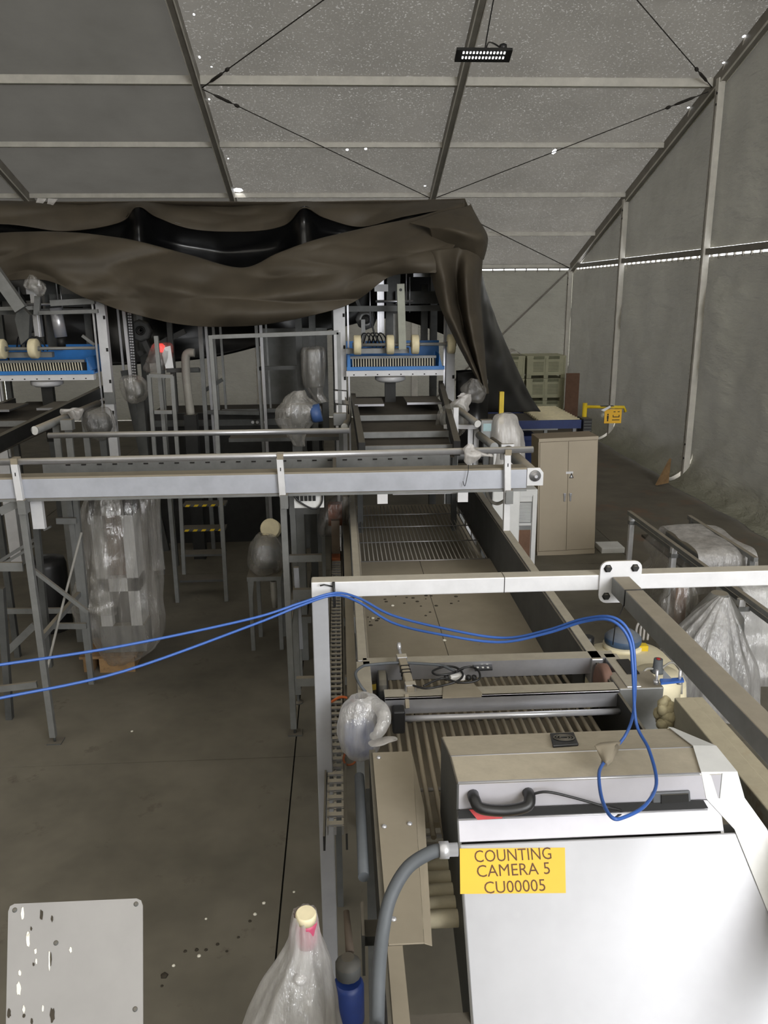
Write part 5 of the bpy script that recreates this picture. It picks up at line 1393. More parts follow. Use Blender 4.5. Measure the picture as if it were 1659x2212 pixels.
bagged('bagged_sensor', 'grey bag over the sensor head at the far end of the chain', q, [(q.x + .1, q.y, q.z + .22, .06, .05), (q.x + .05, q.y, q.z + .16, .11, .08), (q.x, q.y, q.z, .14, .1), (q.x - .02, q.y, q.z - .16, .15, .1), (q.x + .0, q.y, q.z - .2, .12, .08)], 'poly_dark', 19, inn5, 'sensor')
q = at(754, 1160, Y=7.95)
o = MB().tube([q, at(753, 1195, Y=7.95), at(752, 1260, Y=7.95)], .03, 12).build('white_tube', 'white_plastic', origin=q)
tag(o, 'short white plastic tube standing left of the belt conveyor rail', 'pipe')
# dark casing added behind the stairs to keep the background dark
en_ = thing('dark_filler', (-1.7, 13.2, 0), 'dark low added casing behind the posts under the tarpaulin', 'machine')
MB().box(-3.0, -.3, 13.0, 13.9, 0, 2.15).build('filler', 'black_steel', en_)
MB().box(-3.0, -.3, 12.96, 13.0, 1.95, 2.05).build('filler_rail', 'galv_dark', en_)
MB().box(-3.0, -.3, 13.0, 13.9, 2.151, 2.16).build('filler_lid', 'galv_dark', en_)
for (x, r) in ((556, .03), (546, .03), (570, .02)):
    MB().lathe(at(x, 912, Y=12.95), [(r, 0), (r * .8, .015)], 8, (0, -1, 0)).build('reflector', 'paper', en_)
rp_ = MB().box(-1.35, -.2, 14.4, 14.5, 1.6, 3.4).build('backing_sheet', 'galv', origin=(-.8, 14.4, 1.6))
tag(rp_, 'plain grey backing sheet standing behind the posts under the tarpaulin', 'panel')

# ------------------------------------------------------------------ right-hand side of the right dumper
rr = thing('roller_stand', at(1000, 920, Y=9.9), 'oblique grey roller pipe with white caps right of the right dumper', 'roller')
MB().tube([at(964, 866, Y=10.9), at(1031, 915, Y=9.3)], 0.042, 14).build('roller_pipe', 'galv', rr)
MB().lathe(at(1031, 915, Y=9.3), [(0.043, 0), (0.043, .015)], 14, (.4, -1, -.3)).build('pipe_cap', 'white_plastic', rr)
MB().beam(at(960, 921, Y=9.8), at(1032, 922, Y=9.6), 0.05, 0.05).build('cross_bar', 'steel_white', rr)
for x, yt in ((1016, 925), (1029, 928), (985, 880)):
    p = at(x, yt, Y=9.7)
    MB().beam(p, Vector((p.x, p.y, 0)), .06, .04).build('post', 'steel_white', rr)
q = at(976, 910, Y=10.2)
def inn6(g, q=q):
    MB().lathe(q, [(0.08, -.14), (0.15, -.1), (0.15, .06), (0.1, .1)], 18, (0, -1, 0)).build('motor_body', 'galv', g)
    MB().beam(q + Vector((0, .1, -.1)), Vector((q.x, q.y + .1, 0)), .1, .1).build('stand', 'galv_dark', g)
bagged('bagged_motor', 'round motor in a dusty bag below the right oblique roller', (q.x, q.y, 0), [(q.x, q.y, q.z + .22, .06, .06), (q.x, q.y, q.z + .16, .15, .15), (q.x, q.y, q.z, .2, .18), (q.x, q.y, q.z - .16, .14, .14), (q.x, q.y, q.z - .22, .04, .04)], 'poly', 22, inn6, 'motor')
q = at(998, 875, Y=10.4)
bagged('crumpled_bag', 'bright white crumpled bag on top of the right oblique roller', q, [(q.x + .02, q.y, q.z + .14, .09, .05), (q.x + .02, q.y, q.z + .1, .08, .06), (q.x - .03, q.y, q.z + .02, .11, .08), (q.x - .04, q.y, q.z - .08, .14, .09), (q.x - .1, q.y, q.z - .14, .08, .06)], 'poly_dense', 23, None, 'bag', 5, .1, .04)
q = at(1022, 845, Y=10.9)
bagged('crumpled_bag', 'dim clear bag hanging from the tarpaulin corner tip', q, [(q.x, q.y, q.z + .16, .05, .05), (q.x, q.y, q.z + .08, .12, .1), (q.x + .02, q.y, q.z - .02, .16, .12), (q.x + .03, q.y, q.z - .12, .1, .09), (q.x + .04, q.y, q.z - .16, .03, .03)], 'poly_dark', 24, None, 'bag', 5, .1, .03)
dk2 = cloth([R([(985, 800, 12.2), (1030, 800, 12.2), (1056, 820, 12.2)]), R([(985, 880, 12.2), (1030, 880, 12.1), (1054, 880, 12.2)]), R([(985, 1000, 12.2), (1030, 1000, 12.2), (1052, 1000, 12.2)])], 16, 16, .08, 3, 7)
MB().grid(dk2).build('low_drape', 'tarp_black', tp_, thick=.01)
hm = thing('operator_terminal', at(1060, 960, Y=9.4), 'small operator screen on a box beside the bagged hood', 'panel')
p = at(1052, 926, Y=9.4)
MB().box(p.x - .07, p.x + .07, p.y, p.y + .1, p.z - .12, p.z + .1).build('housing', 'galv', hm, bevel=.006)
MB().box(p.x - .045, p.x + .05, p.y - .004, p.y, p.z - .03, p.z + .06).build('screen', 'screen', hm)
MB().beam(p + Vector((0, .05, -.12)), Vector((p.x, p.y + .05, 0)), .06, .06).build('stand', 'galv_dark', hm)
q = at(1098, 950, Y=9.3)
def inn7(g, q=q):
    MB().box(q.x - .17, q.x + .17, q.y, q.y + .25, 0, q.z - .1).build('hood_body', 'white_plastic', g, bevel=.02)
    MB().lathe((q.x, q.y + .12, q.z - .1), [(0.17, 0), (0.17, .15), (0.12, .25)], 20).build('hood_dome', 'white_plastic', g)
bagged('bagged_hood', 'rounded white hood under a smeared plastic bag left of the tan cabinet', (q.x, q.y, 0), [(q.x - .02, q.y + .1, q.z + .3, .07, .08), (q.x - .02, q.y + .1, q.z + .24, .14, .15), (q.x, q.y + .1, q.z + .05, .19, .2), (q.x + .02, q.y + .1, q.z - .15, .2, .2), (q.x + .02, q.y + .1, q.z - .35, .2, .2)], 'poly_dense', 25, inn7, 'machine', 6, .05)

# ------------------------------------------------------------------ tan storage cabinet
cb_ = thing('storage_cabinet', (3.48, 11.88, 0), 'tall tan steel two-door storage cabinet', 'cabinet')
W2, HC = 0.455, 1.86
MB().box(3.48 - W2, 3.48 + W2, 11.9, 12.36, 0, HC).build('body', 'cabinet_paint', cb_, bevel=.004)
MB().box(3.48 - W2, 3.48 + W2, 11.885, 11.9, 0, .075).build('plinth', 'cabinet_paint', cb_)
MB().box(3.48 - W2, 3.48 + W2, 11.88, 11.9, HC - .05, HC).build('top_rim', 'cabinet_paint', cb_, bevel=.003)
for s_ in (-1, 1):
    xa, xb = 3.48 + s_ * .003, 3.48 + s_ * (W2 - .022)
    dr = MB().box(xa, xb, 11.884, 11.9, .082, HC - .058).build('door', 'cabinet_paint', cb_, bevel=.002)
    hx = 3.48 + s_ * .045
    MB().box(hx - .012, hx + .012, 11.868, 11.884, .87, 1.0).box(hx - .02, hx + .02, 11.862, 11.872, .96, 1.0).build('handle', 'stainless', dr, bevel=.003)
pp = MB().box(3.45, 3.56, 11.8815, 11.8835, 1.30, 1.335).build('sticker', 'paper', cb_)
MB().prism([(3.50, 11.881, 1.23), (3.57, 11.881, 1.23), (3.535, 11.881, 1.315)], (0, .0015, 0)).build('warning_triangle', 'black_ink', cb_)
MB().prism([(3.518, 11.8802, 1.242), (3.552, 11.8802, 1.242), (3.535, 11.8802, 1.285)], (0, .0008, 0)).build('warning_triangle_inner', 'paper', cb_)
cb_.rotation_euler = (0, math.radians(-1.7), 0)
# ------------------------------------------------------------------ white air cooler
ac = thing('air_cooler', (2.45, 10.8, 0), 'white upright air cooler unit left of the tan cabinet', 'cooler')
MB().box(2.2, 2.68, 10.65, 11.1, 0.03, 1.37).build('body', 'white_plastic', ac, bevel=.01)
MB().box(2.22, 2.66, 10.63, 10.65, 1.28, 1.36).build('top_band', 'white_plastic', ac)
gr = MB().box(2.31, 2.6, 10.635, 10.65, .9, 1.2).build('grille', 'galv', ac)
for k in range(14):
    MB().box(2.32, 2.59, 10.628, 10.636, .915 + k * .02, .925 + k * .02).build('louver', 'white_plastic', gr)
MB().box(2.31, 2.6, 10.64, 10.65, .3, .82).build('window', 'brown_board', ac)
MB().box(2.42, 2.435, 10.63, 10.641, .1, .85).build('mullion', 'white_plastic', ac)
MB().box(2.31, 2.6, 10.638, 10.65, .8, .86).build('rail', 'galv', ac)
for x in (2.24, 2.64):
    MB().box(x - .03, x + .03, 10.62, 10.66, 0, 1.3).build('corner_post', 'white_plastic', ac)
# ------------------------------------------------------------------ far right: belt conveyor, bins, sign
bc_ = thing('belt_conveyor', (3.6, 15.4, 0), 'dark grey flat conveyor with white rollers standing behind the cabinet', 'conveyor')
MB().box(2.7, 4.55, 15.0, 15.05, 1.47, 1.63).build('side_rail', 'blue_dark', bc_)
MB().box(2.7, 4.1, 14.98, 15.0, 1.45, 1.475).build('lower_strip', 'galv', bc_)
MB().box(2.7, 4.1, 15.05, 16.3, 1.55, 1.58).build('belt', 'dark_belt', bc_)
for k in range(11):
    y = 15.15 + k * .17
    MB().tube([(3.75 + k * .005, y, 1.6), (4.55, y, 1.6)], .045, 10).build('roller', 'cream_wheel', bc_)
MB().box(4.56, 4.72, 14.9, 15.3, 1.3, 1.66).build('end_guard', 'black_steel', bc_)
for k in range(6):
    MB().box(4.57, 4.71, 14.89, 14.9, 1.32 + k * .055, 1.345 + k * .055).build('guard_slat', 'galv_dark', bc_)
for x in (2.75, 3.85, 4.4):
    MB().box(x, x + .06, 15.02, 15.08, 0, 1.47).build('leg', 'galv', bc_)
MB().box(2.8, 4.4, 16.8, 16.86, 1.47, 1.6).build('side_rail', 'blue_dark', bc_)
for x in (2.75, 4.3):
    MB().box(x, x + .06, 16.8, 16.86, 0, 1.47).build('leg', 'galv', bc_)
bb_ = thing('blue_bin', (3.4, 15.6, 0), 'dark blue plastic bin under the grey conveyor', 'bin')
MB().add([(3.12, 15.2, .02), (3.72, 15.2, .02), (3.72, 15.9, .02), (3.12, 15.9, .02), (3.05, 15.12, 1.3), (3.8, 15.12, 1.3), (3.8, 16, 1.3), (3.05, 16, 1.3)], [(0, 3, 2, 1), (0, 1, 5, 4), (1, 2, 6, 5), (2, 3, 7, 6), (3, 0, 4, 7), (4, 5, 6, 7)]).build('tub', 'blue_dark', bb_, bevel=.02)
MB().box(3.02, 3.83, 15.09, 15.12, 1.24, 1.32).build('rim', 'blue_dark', bb_)
yp = at(1082, 895, Y=12.5)
o = MB().box(yp.x - .035, yp.x + .035, 12.46, 12.54, 0, at(1082, 846, Y=12.5).z).build('bollard', 'yellow', origin=(yp.x, 12.5, 0))
tag(o, 'yellow square post behind the grey conveyor in the shade of the tarpaulin', 'post')
sn = thing('sign_barrier', (4.66, 15, 0), 'yellow tube barrier carrying a yellow pictogram sign', 'barrier')
MB().tube([(4.66, 15.2, 0), (4.66, 15.2, 1.92)], .045, 12).build('post', 'yellow', sn)
MB().tube([(4.66, 15.2, 1.85), (5.42, 15.2, 1.83), (5.46, 15.2, 1.74)], .03, 10).build('rail', 'yellow', sn)
sg = MB().box(5.04, 5.37, 15.16, 15.175, 1.53, 1.80).build('sign_board', 'label_yellow', sn)
px0 = 5.105
MB().lathe((px0, 15.158, 1.70), [(0.016, 0), (0.016, .002)], 10, (0, -1, 0)).build('pictogram', 'black_ink', sg)
MB().box(px0 - .016, px0 + .016, 15.157, 15.16, 1.62, 1.68).box(px0 - .012, px0 + .012, 15.157, 15.16, 1.57, 1.62).build('pictogram', 'black_ink', sg)
MB().box(5.2, 5.215, 15.157, 15.16, 1.65, 1.69).box(5.2, 5.33, 15.157, 15.16, 1.645, 1.66).box(5.315, 5.33, 15.157, 15.16, 1.65, 1.69).build('pictogram', 'black_ink', sg)
for (xa, xb, z) in ((5.19, 5.335, 1.595), (5.21, 5.25, 1.75), (5.29, 5.33, 1.75)):
    MB().box(xa, xb, 15.157, 15.16, z - .007, z + .007).build('print_line', 'black_ink', sg)
MB().prism([at(1298, 886, Y=15.1), at(1318, 876, Y=15.1), at(1320, 880, Y=15.1), at(1305, 889, Y=15.1)], (0, .004, 0)).build('torn_tag', 'paper', sn)
MB().box(4.95, 5.2, 15.12, 15.2, 1.86, 1.87).build('black_strap', 'black_plastic', sn)

def macro_bin(x0, y0, z0, lab, grp='stacked plastic field bins'):
    t = thing('field_bin', (x0 + .6, y0 + .5, z0), lab, 'bin', grp)
    w, d, h = 1.2, 1.0, .68
    MB().box(x0, x0 + w, y0 + .02, y0 + d, z0 + .1, z0 + h).build('tub', 'bin_green', t, bevel=.01)
    MB().box(x0 - .01, x0 + w + .01, y0, y0 + .05, z0 + h - .06, z0 + h).build('rim', 'bin_green', t)
    MB().box(x0, x0 + w, y0 + .0, y0 + .05, z0 + .09, z0 + .13).build('lower_rim', 'bin_green', t)
    for k in range(3):
        MB().box(x0 + k * .53, x0 + k * .53 + .14, y0 + .0, y0 + .2, z0, z0 + .1).build('foot', 'bin_green', t)
    for k in range(3):
        MB().box(x0 + k * .575, x0 + k * .575 + .05, y0 - .005, y0 + .03, z0 + .13, z0 + h - .06).build('rib', 'bin_green', t)
    for i in range(2):
        MB().box(x0 + .2 + i * .47, x0 + .53 + i * .47, y0 - .012, y0 + .03, z0 + h - .1, z0 + h - .01).build('handhold', 'bin_dark', t)
        for j in range(7):
            MB().box(x0 + .2 + i * .47, x0 + .52 + i * .47, y0 + .012, y0 + .03, z0 + .2 + j * .045, z0 + .217 + j * .045).build('vent_slot', 'bin_dark', t)
    return t
macro_bin(5.76, 24.9, 0.0, 'pale green field bin at the bottom of the stack by the tent corner')
macro_bin(5.76, 24.9, 0.69, 'pale green field bin second from the top beside the tent corner column')
macro_bin(5.76, 24.9, 1.38, 'pale green field bin on top of the stack nearest the corner column')
macro_bin(4.50, 24.95, 0.0, 'pale green field bin at the bottom of the stack half behind the tarpaulin')
macro_bin(4.50, 24.95, 0.69, 'pale green field bin midway in the stack half behind the tarpaulin')
macro_bin(4.50, 24.95, 1.38, 'pale green field bin topping the stack half behind the tarpaulin')
o = MB().grid(cloth([[Vector((5.15, 25.1, 2.07)), Vector((5.4, 25.0, 2.2)), Vector((5.65, 25.1, 2.07))], [Vector((5.15, 25.5, 2.1)), Vector((5.4, 25.5, 2.25)), Vector((5.65, 25.5, 2.08))]], 10, 6, .08, 5, 1)).build('folded_sheet', 'poly_dense', origin=(5.4, 25.2, 2.06), thick=.01)
tag(o, 'white folded plastic sheet lying on the left bin stack', 'sheet')
bd = MB().box(6.72, 7.12, 23.9, 23.94, 0, 1.62).build('brown_board', 'brown_board', origin=(7.05, 23.9, 0))
tag(bd, 'brown board leaning upright against the right tent wall near the bins', 'board')
wbk = MB().box(4.05, 4.42, 11.9, 12.25, 0, .09).build('white_block', 'white_plastic', origin=(4.2, 12.1, 0), bevel=.01)
tag(wbk, 'low white block on the floor right of the tan cabinet', 'block')
tri = MB().prism([(6.62, 16.25, .02), (6.95, 16.45, .02), (6.95, 16.42, .55)], (-.02, .05, 0)).build('sunlit_patch', 'wood', origin=(6.8, 16.3, 0))  # pale triangle built in place of a patch of sunlight
tag(tri, 'pale triangular piece standing in for a sunlit patch at the foot of the near wall column', 'patch')

# ------------------------------------------------------------------ conveyor with plastic wraps at the right
sv = thing('side_conveyor', (3.9, 8.0, 0), 'grey railed side conveyor at the right behind the white frame', 'conveyor')
for z, dx, w in ((1.10, 0, .05), (1.0, .06, .045)):
    MB().beam((3.86 + dx, 10.35, z), (3.93 + dx, 5.2, z), w, w).build('rail', 'galv', sv)
for y in (10.25, 8.85, 7.2):
    pst = MB().box(3.84, 3.90, y - .03, y + .03, 0, 1.08).build('post', 'steel_white', sv)
    MB().box(3.83, 3.95, y - .035, y + .035, .96, 1.01).build('post_clamp', 'galv', pst)
MB().box(4.0, 4.6, 8.45, 10.2, .8, .83).build('bed', 'dark_belt', sv)
for y in (10.1, 8.5):
    MB().box(4.6, 4.66, y - .03, y + .03, 0, 1.08).build('post', 'galv', sv)
MB().beam((4.63, 10.2, 1.06), (4.63, 8.4, 1.06), .05, .05).build('rail', 'galv', sv)
wb1 = thing('wrapped_case', (4.4, 9.2, 0), 'box-shaped case under dusty clear plastic beyond the side rails', 'machine')
MB().box(4.15, 4.75, 8.75, 9.8, .84, 1.0).build('case', 'galv', wb1, bevel=.02)
cs = cloth([[Vector((4.05, 8.65, .55)), Vector((4.4, 8.62, .6)), Vector((4.82, 8.65, .5))], [Vector((4.1, 8.7, 1.02)), Vector((4.45, 8.68, 1.05)), Vector((4.8, 8.7, 1.02))], [Vector((4.1, 9.2, 1.06)), Vector((4.45, 9.2, 1.08)), Vector((4.8, 9.2, 1.04))], [Vector((4.1, 9.85, 1.03)), Vector((4.45, 9.85, 1.06)), Vector((4.8, 9.85, 1.02))], [Vector((4.1, 9.95, .6)), Vector((4.45, 9.95, .6)), Vector((4.8, 9.95, .6))]], 30, 40, .025, 4, 2, (0, 0, 1))
MB().grid(cs).build('plastic_sheet', 'poly_dense', wb1)
cs = cloth([[Vector((3.98, 9.9, 1.0)), Vector((3.98, 9.2, 1.05)), Vector((3.98, 8.5, 1.0))], [Vector((3.95, 9.9, .5)), Vector((3.9, 9.2, .5)), Vector((3.92, 8.4, .5))], [Vector((3.93, 9.9, .05)), Vector((3.85, 9.2, .05)), Vector((3.9, 8.3, .05))]], 30, 20, .1, 4, 6, (1, 0, 0))
MB().grid(cs).build('hanging_film', 'poly', wb1)
wb2 = thing('wrapped_drum', (3.5, 6.9, 0), 'conical plastic-wrapped machine hanging in folds beside the right post', 'machine')
ap = at(1575, 1300, Y=7.0)
MB().lathe((ap.x, 7.2, 0), [(0.3, 0), (0.32, .05), (0.25, .9), (0.08, 1.15)], 20).build('core', 'galv', wb2)
bag([(ap.x, 7.1, ap.z + .02, .05, .05), (ap.x - .05, 7.1, ap.z - .12, .15, .14), (ap.x - .1, 7.1, ap.z - .4, .33, .3), (ap.x - .08, 7.1, ap.z - .7, .44, .38), (ap.x - .05, 7.1, .05, .48, .42)], 80, 13, .05, 51, 50, .015, 4).build('plastic_sheet', 'poly_milky', wb2)
wb3 = thing('wrapped_cabinet', (4.5, 7.8, 0), 'bright white cabinet under plastic film at the right photo edge', 'machine')
MB().box(4.12, 4.98, 7.6, 8.25, 0, 1.0).build('cabinet_body', 'white_plastic', wb3, bevel=.02)
MB().box(4.45, 4.46, 7.585, 7.6, .1, .99).build('door_gap', 'galv_dark', wb3)
MB().box(4.40, 4.51, 7.575, 7.59, .72, .77).build('door_latch', 'galv', wb3)
cs = cloth([[Vector((4.08, 7.9, 1.04)), Vector((4.5, 7.9, 1.06)), Vector((5.0, 7.9, 1.04))], [Vector((4.06, 7.54, 1.02)), Vector((4.5, 7.52, 1.03)), Vector((5.02, 7.54, 1.02))], [Vector((4.04, 7.5, .5)), Vector((4.5, 7.44, .5)), Vector((5.04, 7.5, .5))], [Vector((4.02, 7.45, .02)), Vector((4.5, 7.38, .02)), Vector((5.05, 7.45, .02))]], 50, 40, .07, 4, 6)
MB().grid(cs).build('plastic_sheet', 'poly_milky', wb3)
wb4 = thing('foil_bundle', (2.9, 7.4, 0), 'crinkled silvery film bundle hanging behind the cantilever beam', 'bundle')
p = at(1465, 1300, Y=7.6)
bag([(p.x, p.y, p.z + .3, .05, .05), (p.x, p.y, p.z + .15, .14, .1), (p.x + .03, p.y, p.z - .1, .2, .14), (p.x + .06, p.y, p.z - .4, .22, .16), (p.x + .05, p.y, .02, .24, .2)], 50, 9, .1, 55, 40, .05, 6).build('film', 'poly', wb4)
MB().beam((p.x, p.y + .0, 0), (p.x, p.y + .0, p.z + .3), .12, .12).build('core_post', 'brown_board', wb4)

# ------------------------------------------------------------------ cream tank
tk = thing('spray_tank', (2.2, 5.6, 0), 'cream plastic tank with blue-grey screw lid right of the conveyor', 'tank')
def tank_ring(z, k, dx=0):
    out = []
    for j in range(29):
        t = 2 * math.pi * (j % 28) / 28
        c, s_ = math.cos(t), math.sin(t)
        out.append(Vector((2.18 + dx + .36 * k * abs(c) ** .6 * (1 if c > 0 else -1), 5.55 + .42 * k * abs(s_) ** .6 * (1 if s_ > 0 else -1), z)))
    return out
MB().grid([tank_ring(0.02, .5), tank_ring(0.02, .95), tank_ring(.1, 1), tank_ring(1.05, 1), tank_ring(1.2, .96), tank_ring(1.27, .82), tank_ring(1.3, .5), tank_ring(1.31, .02)]).build('shell', 'tank_cream', tk)
cc = at(1345, 1388, Z=1.34)
MB().lathe((cc.x, cc.y, 1.28), [(0.15, 0), (0.15, .05), (0.13, .06)], 26).build('neck', 'tank_cream', tk)
MB().lathe((cc.x, cc.y, 1.34), [(0.135, 0), (0.14, .01), (0.14, .05), (0.12, .07), (0.08, .1), (0.02, .11)], 26).build('lid', 'tank_cap', tk)
cc = at(1420, 1450, Z=1.36)
MB().lathe((cc.x, cc.y, 1.15), [(0.17, 0), (0.17, .17), (0.15, .2), (0.03, .205)], 26).build('boss', 'tank_cream', tk)
MB().lathe((cc.x, cc.y, 1.355), [(0.05, 0), (0.045, .02), (0.035, .03), (0.032, .1), (0.026, .1)], 14).build('cap', 'hose', tk)
MB().lathe((cc.x, cc.y, 1.455), [(0.014, 0), (0.014, .004)], 12).build('cap_disc', 'red_tape', tk)
MB().tube(cr([(cc.x + .03, cc.y, 1.38), (cc.x + .12, cc.y + .05, 1.4), (cc.x + .17, cc.y, 1.36), (cc.x + .17, cc.y - .05, 1.2)], 16), .008, 6).tube(cr([(cc.x - .03, cc.y, 1.38), (cc.x - .1, cc.y - .03, 1.39), (cc.x - .14, cc.y - .05, 1.3), (cc.x - .13, cc.y - .1, 1.1)], 16), .008, 6).build('tether', 'rope', tk)
p = at(1385, 1395, Z=1.34)
MB().box(p.x - .03, p.x + .05, p.y - .02, p.y + .04, 1.3, 1.345).build('valve_tag', 'yellow', tk)
lp = MB()
for k in range(2):
    b = at(1382 + k * 9, 1375, Z=1.35)
    lp.tube(cr([b + Vector((-.03, 0, -.03)), b + Vector((-.03, 0, .08)), b + Vector((0, 0, .13)), b + Vector((.03, 0, .08)), b + Vector((.03, 0, -.03))], 16), .009, 6)
lp.build('clear_tube', 'poly_dense', tk)
p = at(1270, 1378, Z=1.33)
MB().lathe((p.x, p.y, 1.25), [(0.05, 0), (0.05, .09), (0.03, .1)], 16).build('vent_cap', 'black_plastic', tk)

# ------------------------------------------------------------------ near left: grey panel, bagged beacon, small pump
gp = thing('control_board', (-0.68, 1.72, 0), 'light grey panel with bird droppings at the lower left corner', 'panel')
c00, c10, c11, c01 = at(18, 1953, Y=1.78), at(308, 1940, Y=1.78), at(309, 2330, Y=1.50), at(10, 2345, Y=1.50)
e1 = (c10 - c00).normalized()
e2 = ((c11 - c10)).normalized()
nn = e1.cross(e2).normalized()
if nn.y > 0: nn = -nn
wd, hg = (c10 - c00).length, (c11 - c10).length
def on_gp(u, v):
    return (c00.lerp(c10, u)).lerp(c01.lerp(c11, u), v)
rpts = []
r_ = .045
for (u, v, a) in ((r_, r_, 0), (1 - r_, r_, 1), (1, 1, 2), (0, 1, 3)):
    if a == 0:
        rpts += [on_gp(0, r_), on_gp(.013, .013), on_gp(r_, 0)]
    elif a == 1:
        rpts += [on_gp(1 - r_, 0), on_gp(.987, .013), on_gp(1, r_)]
    elif a == 2:
        rpts += [on_gp(1, 1)]
    else:
        rpts += [on_gp(0, 1)]
MB().prism(rpts, -nn * .006).build('plate', 'panel_grey', gp)
def gpx(px, py):
    d = at(px, py, Y=1.0) - CAM
    return CAM + d * ((c00 - CAM).dot(nn) / d.dot(nn))
for (x, y) in ((32, 1966), (294, 1953), (292, 2180), (121, 2037)):
    MB().lathe(gpx(x, y), [(0.006, 0), (0.006, .001), (0.004, .003)], 10, nn).build('screw', 'galv_dark', gp)
def blob(mb, px, py, w, h, seed):
    rn = random.Random(seed)
    c = gpx(px, py)
    pts = []
    for k in range(12):
        t = k * math.pi / 6
        rr2 = rn.uniform(.7, 1.15)
        pts.append(gpx(px + w / 2 * rr2 * math.cos(t), py + h / 2 * rr2 * math.sin(t)) + nn * .0008)
    mb.prism(pts, nn * .0012)
wmb, dmb = MB(), MB()
for i, (x, y, w, h) in enumerate(((49, 1974, 7, 30), (61, 2030, 8, 34), (61, 2018, 6, 12), (77, 2055, 6, 12), (79, 2077, 4, 14), (107, 2075, 4, 40), (43, 2102, 6, 14), (41, 2135, 12, 34), (153, 2052, 6, 14), (52, 2180, 6, 18), (93, 2178, 4, 16))):
    blob(wmb, x, y, w, h, i)
for i, (x, y, w, h) in enumerate(((90, 1976, 7, 26), (113, 1985, 5, 14), (68, 2006, 4, 9), (73, 2083, 4, 8), (110, 2073, 4, 30), (20, 2189, 9, 20), (52, 2194, 6, 10), (114, 2193, 11, 34), (69, 2207, 6, 14))):
    blob(dmb, x, y, w, h, 50 + i)
tag(wmb.build('white_droppings', 'dropping_white', gp), kind='stuff')
tag(dmb.build('dark_droppings', 'dropping_dark', gp), kind='stuff')
mid = on_gp(.5, .9) - nn * .04
MB().beam(mid, Vector((mid.x, mid.y + .05, 0)), .06, .06).build('stand_post', 'galv', gp)
# bagged beacon
bt = at(660, 1965, Y=2.2)
bs = thing('bagged_beacon', (bt.x, bt.y, 0), 'white-capped beacon post in a knotted milky bag at the bottom edge', 'lamp')
MB().tube([(bt.x - .06, bt.y, 0), (bt.x - .03, bt.y, bt.z - .3), (bt.x - .005, bt.y, bt.z - .12)], .03, 14).build('post', 'white_plastic', bs)
MB().lathe((bt.x, bt.y, bt.z - .13), [(0.034, 0), (0.036, .03), (0.036, .09), (0.034, .1)], 18, (.02, -.1, 1)).build('red_lens', 'pink_cap', bs)
MB().lathe((bt.x + .001, bt.y - .01, bt.z - .03), [(0.034, 0), (0.034, .024), (0.03, .03)], 20, (.02, -.1, 1)).build('cap', 'cream_wheel', bs)
bag([(bt.x + .0, bt.y, bt.z - .005, .036, .036), (bt.x - .002, bt.y, bt.z - .06, .05, .048), (bt.x - .005, bt.y, bt.z - .13, .062, .06), (bt.x - .012, bt.y, bt.z - .2, .085, .08), (bt.x - .035, bt.y, bt.z - .32, .125, .12), (bt.x - .06, bt.y, bt.z - .48, .16, .15), (bt.x - .08, bt.y, bt.z - .7, .2, .18)], 60, 6, .06, 61, 60, .008, 9).build('plastic_bag', 'poly_milky', bs)
kn = MB()
kn.lathe((bt.x - .02, bt.y - .075, bt.z - .2), [(0.004, -.012), (0.018, -.01), (0.022, 0), (0.018, .01), (.004, .012)], 12, (.2, -.4, 1))
kn.build('bag_knot', 'poly_milky', bs)
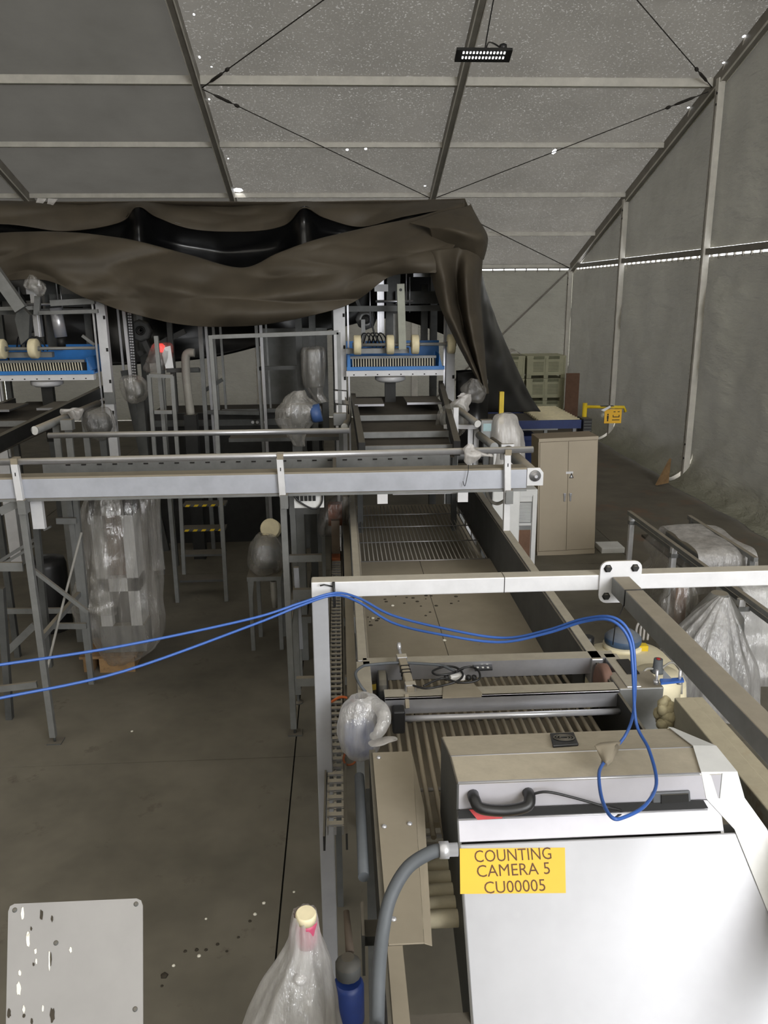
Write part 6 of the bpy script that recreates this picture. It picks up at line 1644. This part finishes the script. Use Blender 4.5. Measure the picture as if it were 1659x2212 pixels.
# small blue pump with a lever beside the conveyor foot
pm = thing('valve_pump', at(748, 2130, Y=2.5), 'small blue pump with a brown lever pipe beside the conveyor leg', 'pump')
p0, p1, p2_ = at(748, 1968, Y=2.75), at(756, 2058, Y=2.6), at(752, 2090, Y=2.55)
MB().tube([p0, p1], [.012, .017], 10).build('lever_pipe', 'lever_brown', pm)
MB().lathe(p2_, [(0.03, -.05), (0.05, -.03), (0.05, .02), (0.025, .05)], 14).build('valve_body', 'galv_dark', pm)
MB().lathe(p2_ - Vector((0, 0, .25)), [(0.05, 0), (0.06, .01), (0.06, .17), (0.05, .19)], 16).build('pump_motor', 'blue_dark', pm)  # darker blue carries the dim light of this spot
MB().box(p2_.x - .06, p2_.x + .06, p2_.y - .06, p2_.y + .06, 0, p2_.z - .25).build('pedestal', 'galv_dark', pm)
# ------------------------------------------------------------------ hanging LED light
ld = thing('pendant_light', (1.9, 11.0, 6.8), 'black LED panel light with two rows of diodes hanging from a rafter', 'lamp')
l0, l1 = at(985, 117, Y=11.0), at(1105, 115, Y=11.0)
MB().box(l0.x, l1.x, 10.92, 11.14, 6.80, 6.835).build('housing', 'black_steel', ld)
for i in range(13):
    for j in range(2):
        x = l0.x + .09 + i * .042
        y = 10.965 + j * .09
        MB().box(x - .009, x + .009, y - .018, y + .018, 6.796, 6.80).build('diode', 'led', ld)
MB().lathe(at(1088, 104, Y=11.03), [(0.03, 0), (0.05, .02), (0.05, .06), (.02, .08)], 12).build('junction', 'black_plastic', ld)
MB().tube(cr([at(1086, 100, Y=11.03), at(1070, 80, Y=11.1), at(1062, 40, Y=11.5), at(1058, 5, Y=12.0), Vector((2.44, 12.6, roofz(12.6) - .15))], 20), .01, 6).build('cord', 'black_plastic', ld)
ld.rotation_euler = (math.radians(-22), 0, 0)
# ------------------------------------------------------------------ litter on the floor
rn = random.Random(5)
def litter(name, mat, spots, lab, cat):
    m = MB()
    for (px, py, s_) in spots:
        p = at(px, py, Z=0)
        m.lathe((p.x, p.y, 0), [(s_, 0), (s_ * .8, s_ * .4), (s_ * .3, s_ * .6)], rn.randint(5, 8))
    tag(m.build(name, mat), lab, cat, kind='stuff')
litter('pale_litter', 'dropping_white', ((375, 2086, .012), (430, 2065, .014), (570, 1951, .014), (551, 1975, .014), (445, 1985, .01), (285, 1580, .014), (635, 1927, .01)), 'tiny pale crumbs scattered on the dark concrete floor', 'litter')
litter('dark_litter', 'dropping_dark', ((355, 2108, .025), (400, 2055, .012), (425, 2052, .013), (445, 2052, .012), (470, 2040, .012), (350, 2130, .01), (515, 2025, .01), (490, 2055, .01), (540, 1990, .012)), 'tiny dark crumbs scattered on the concrete floor', 'litter')
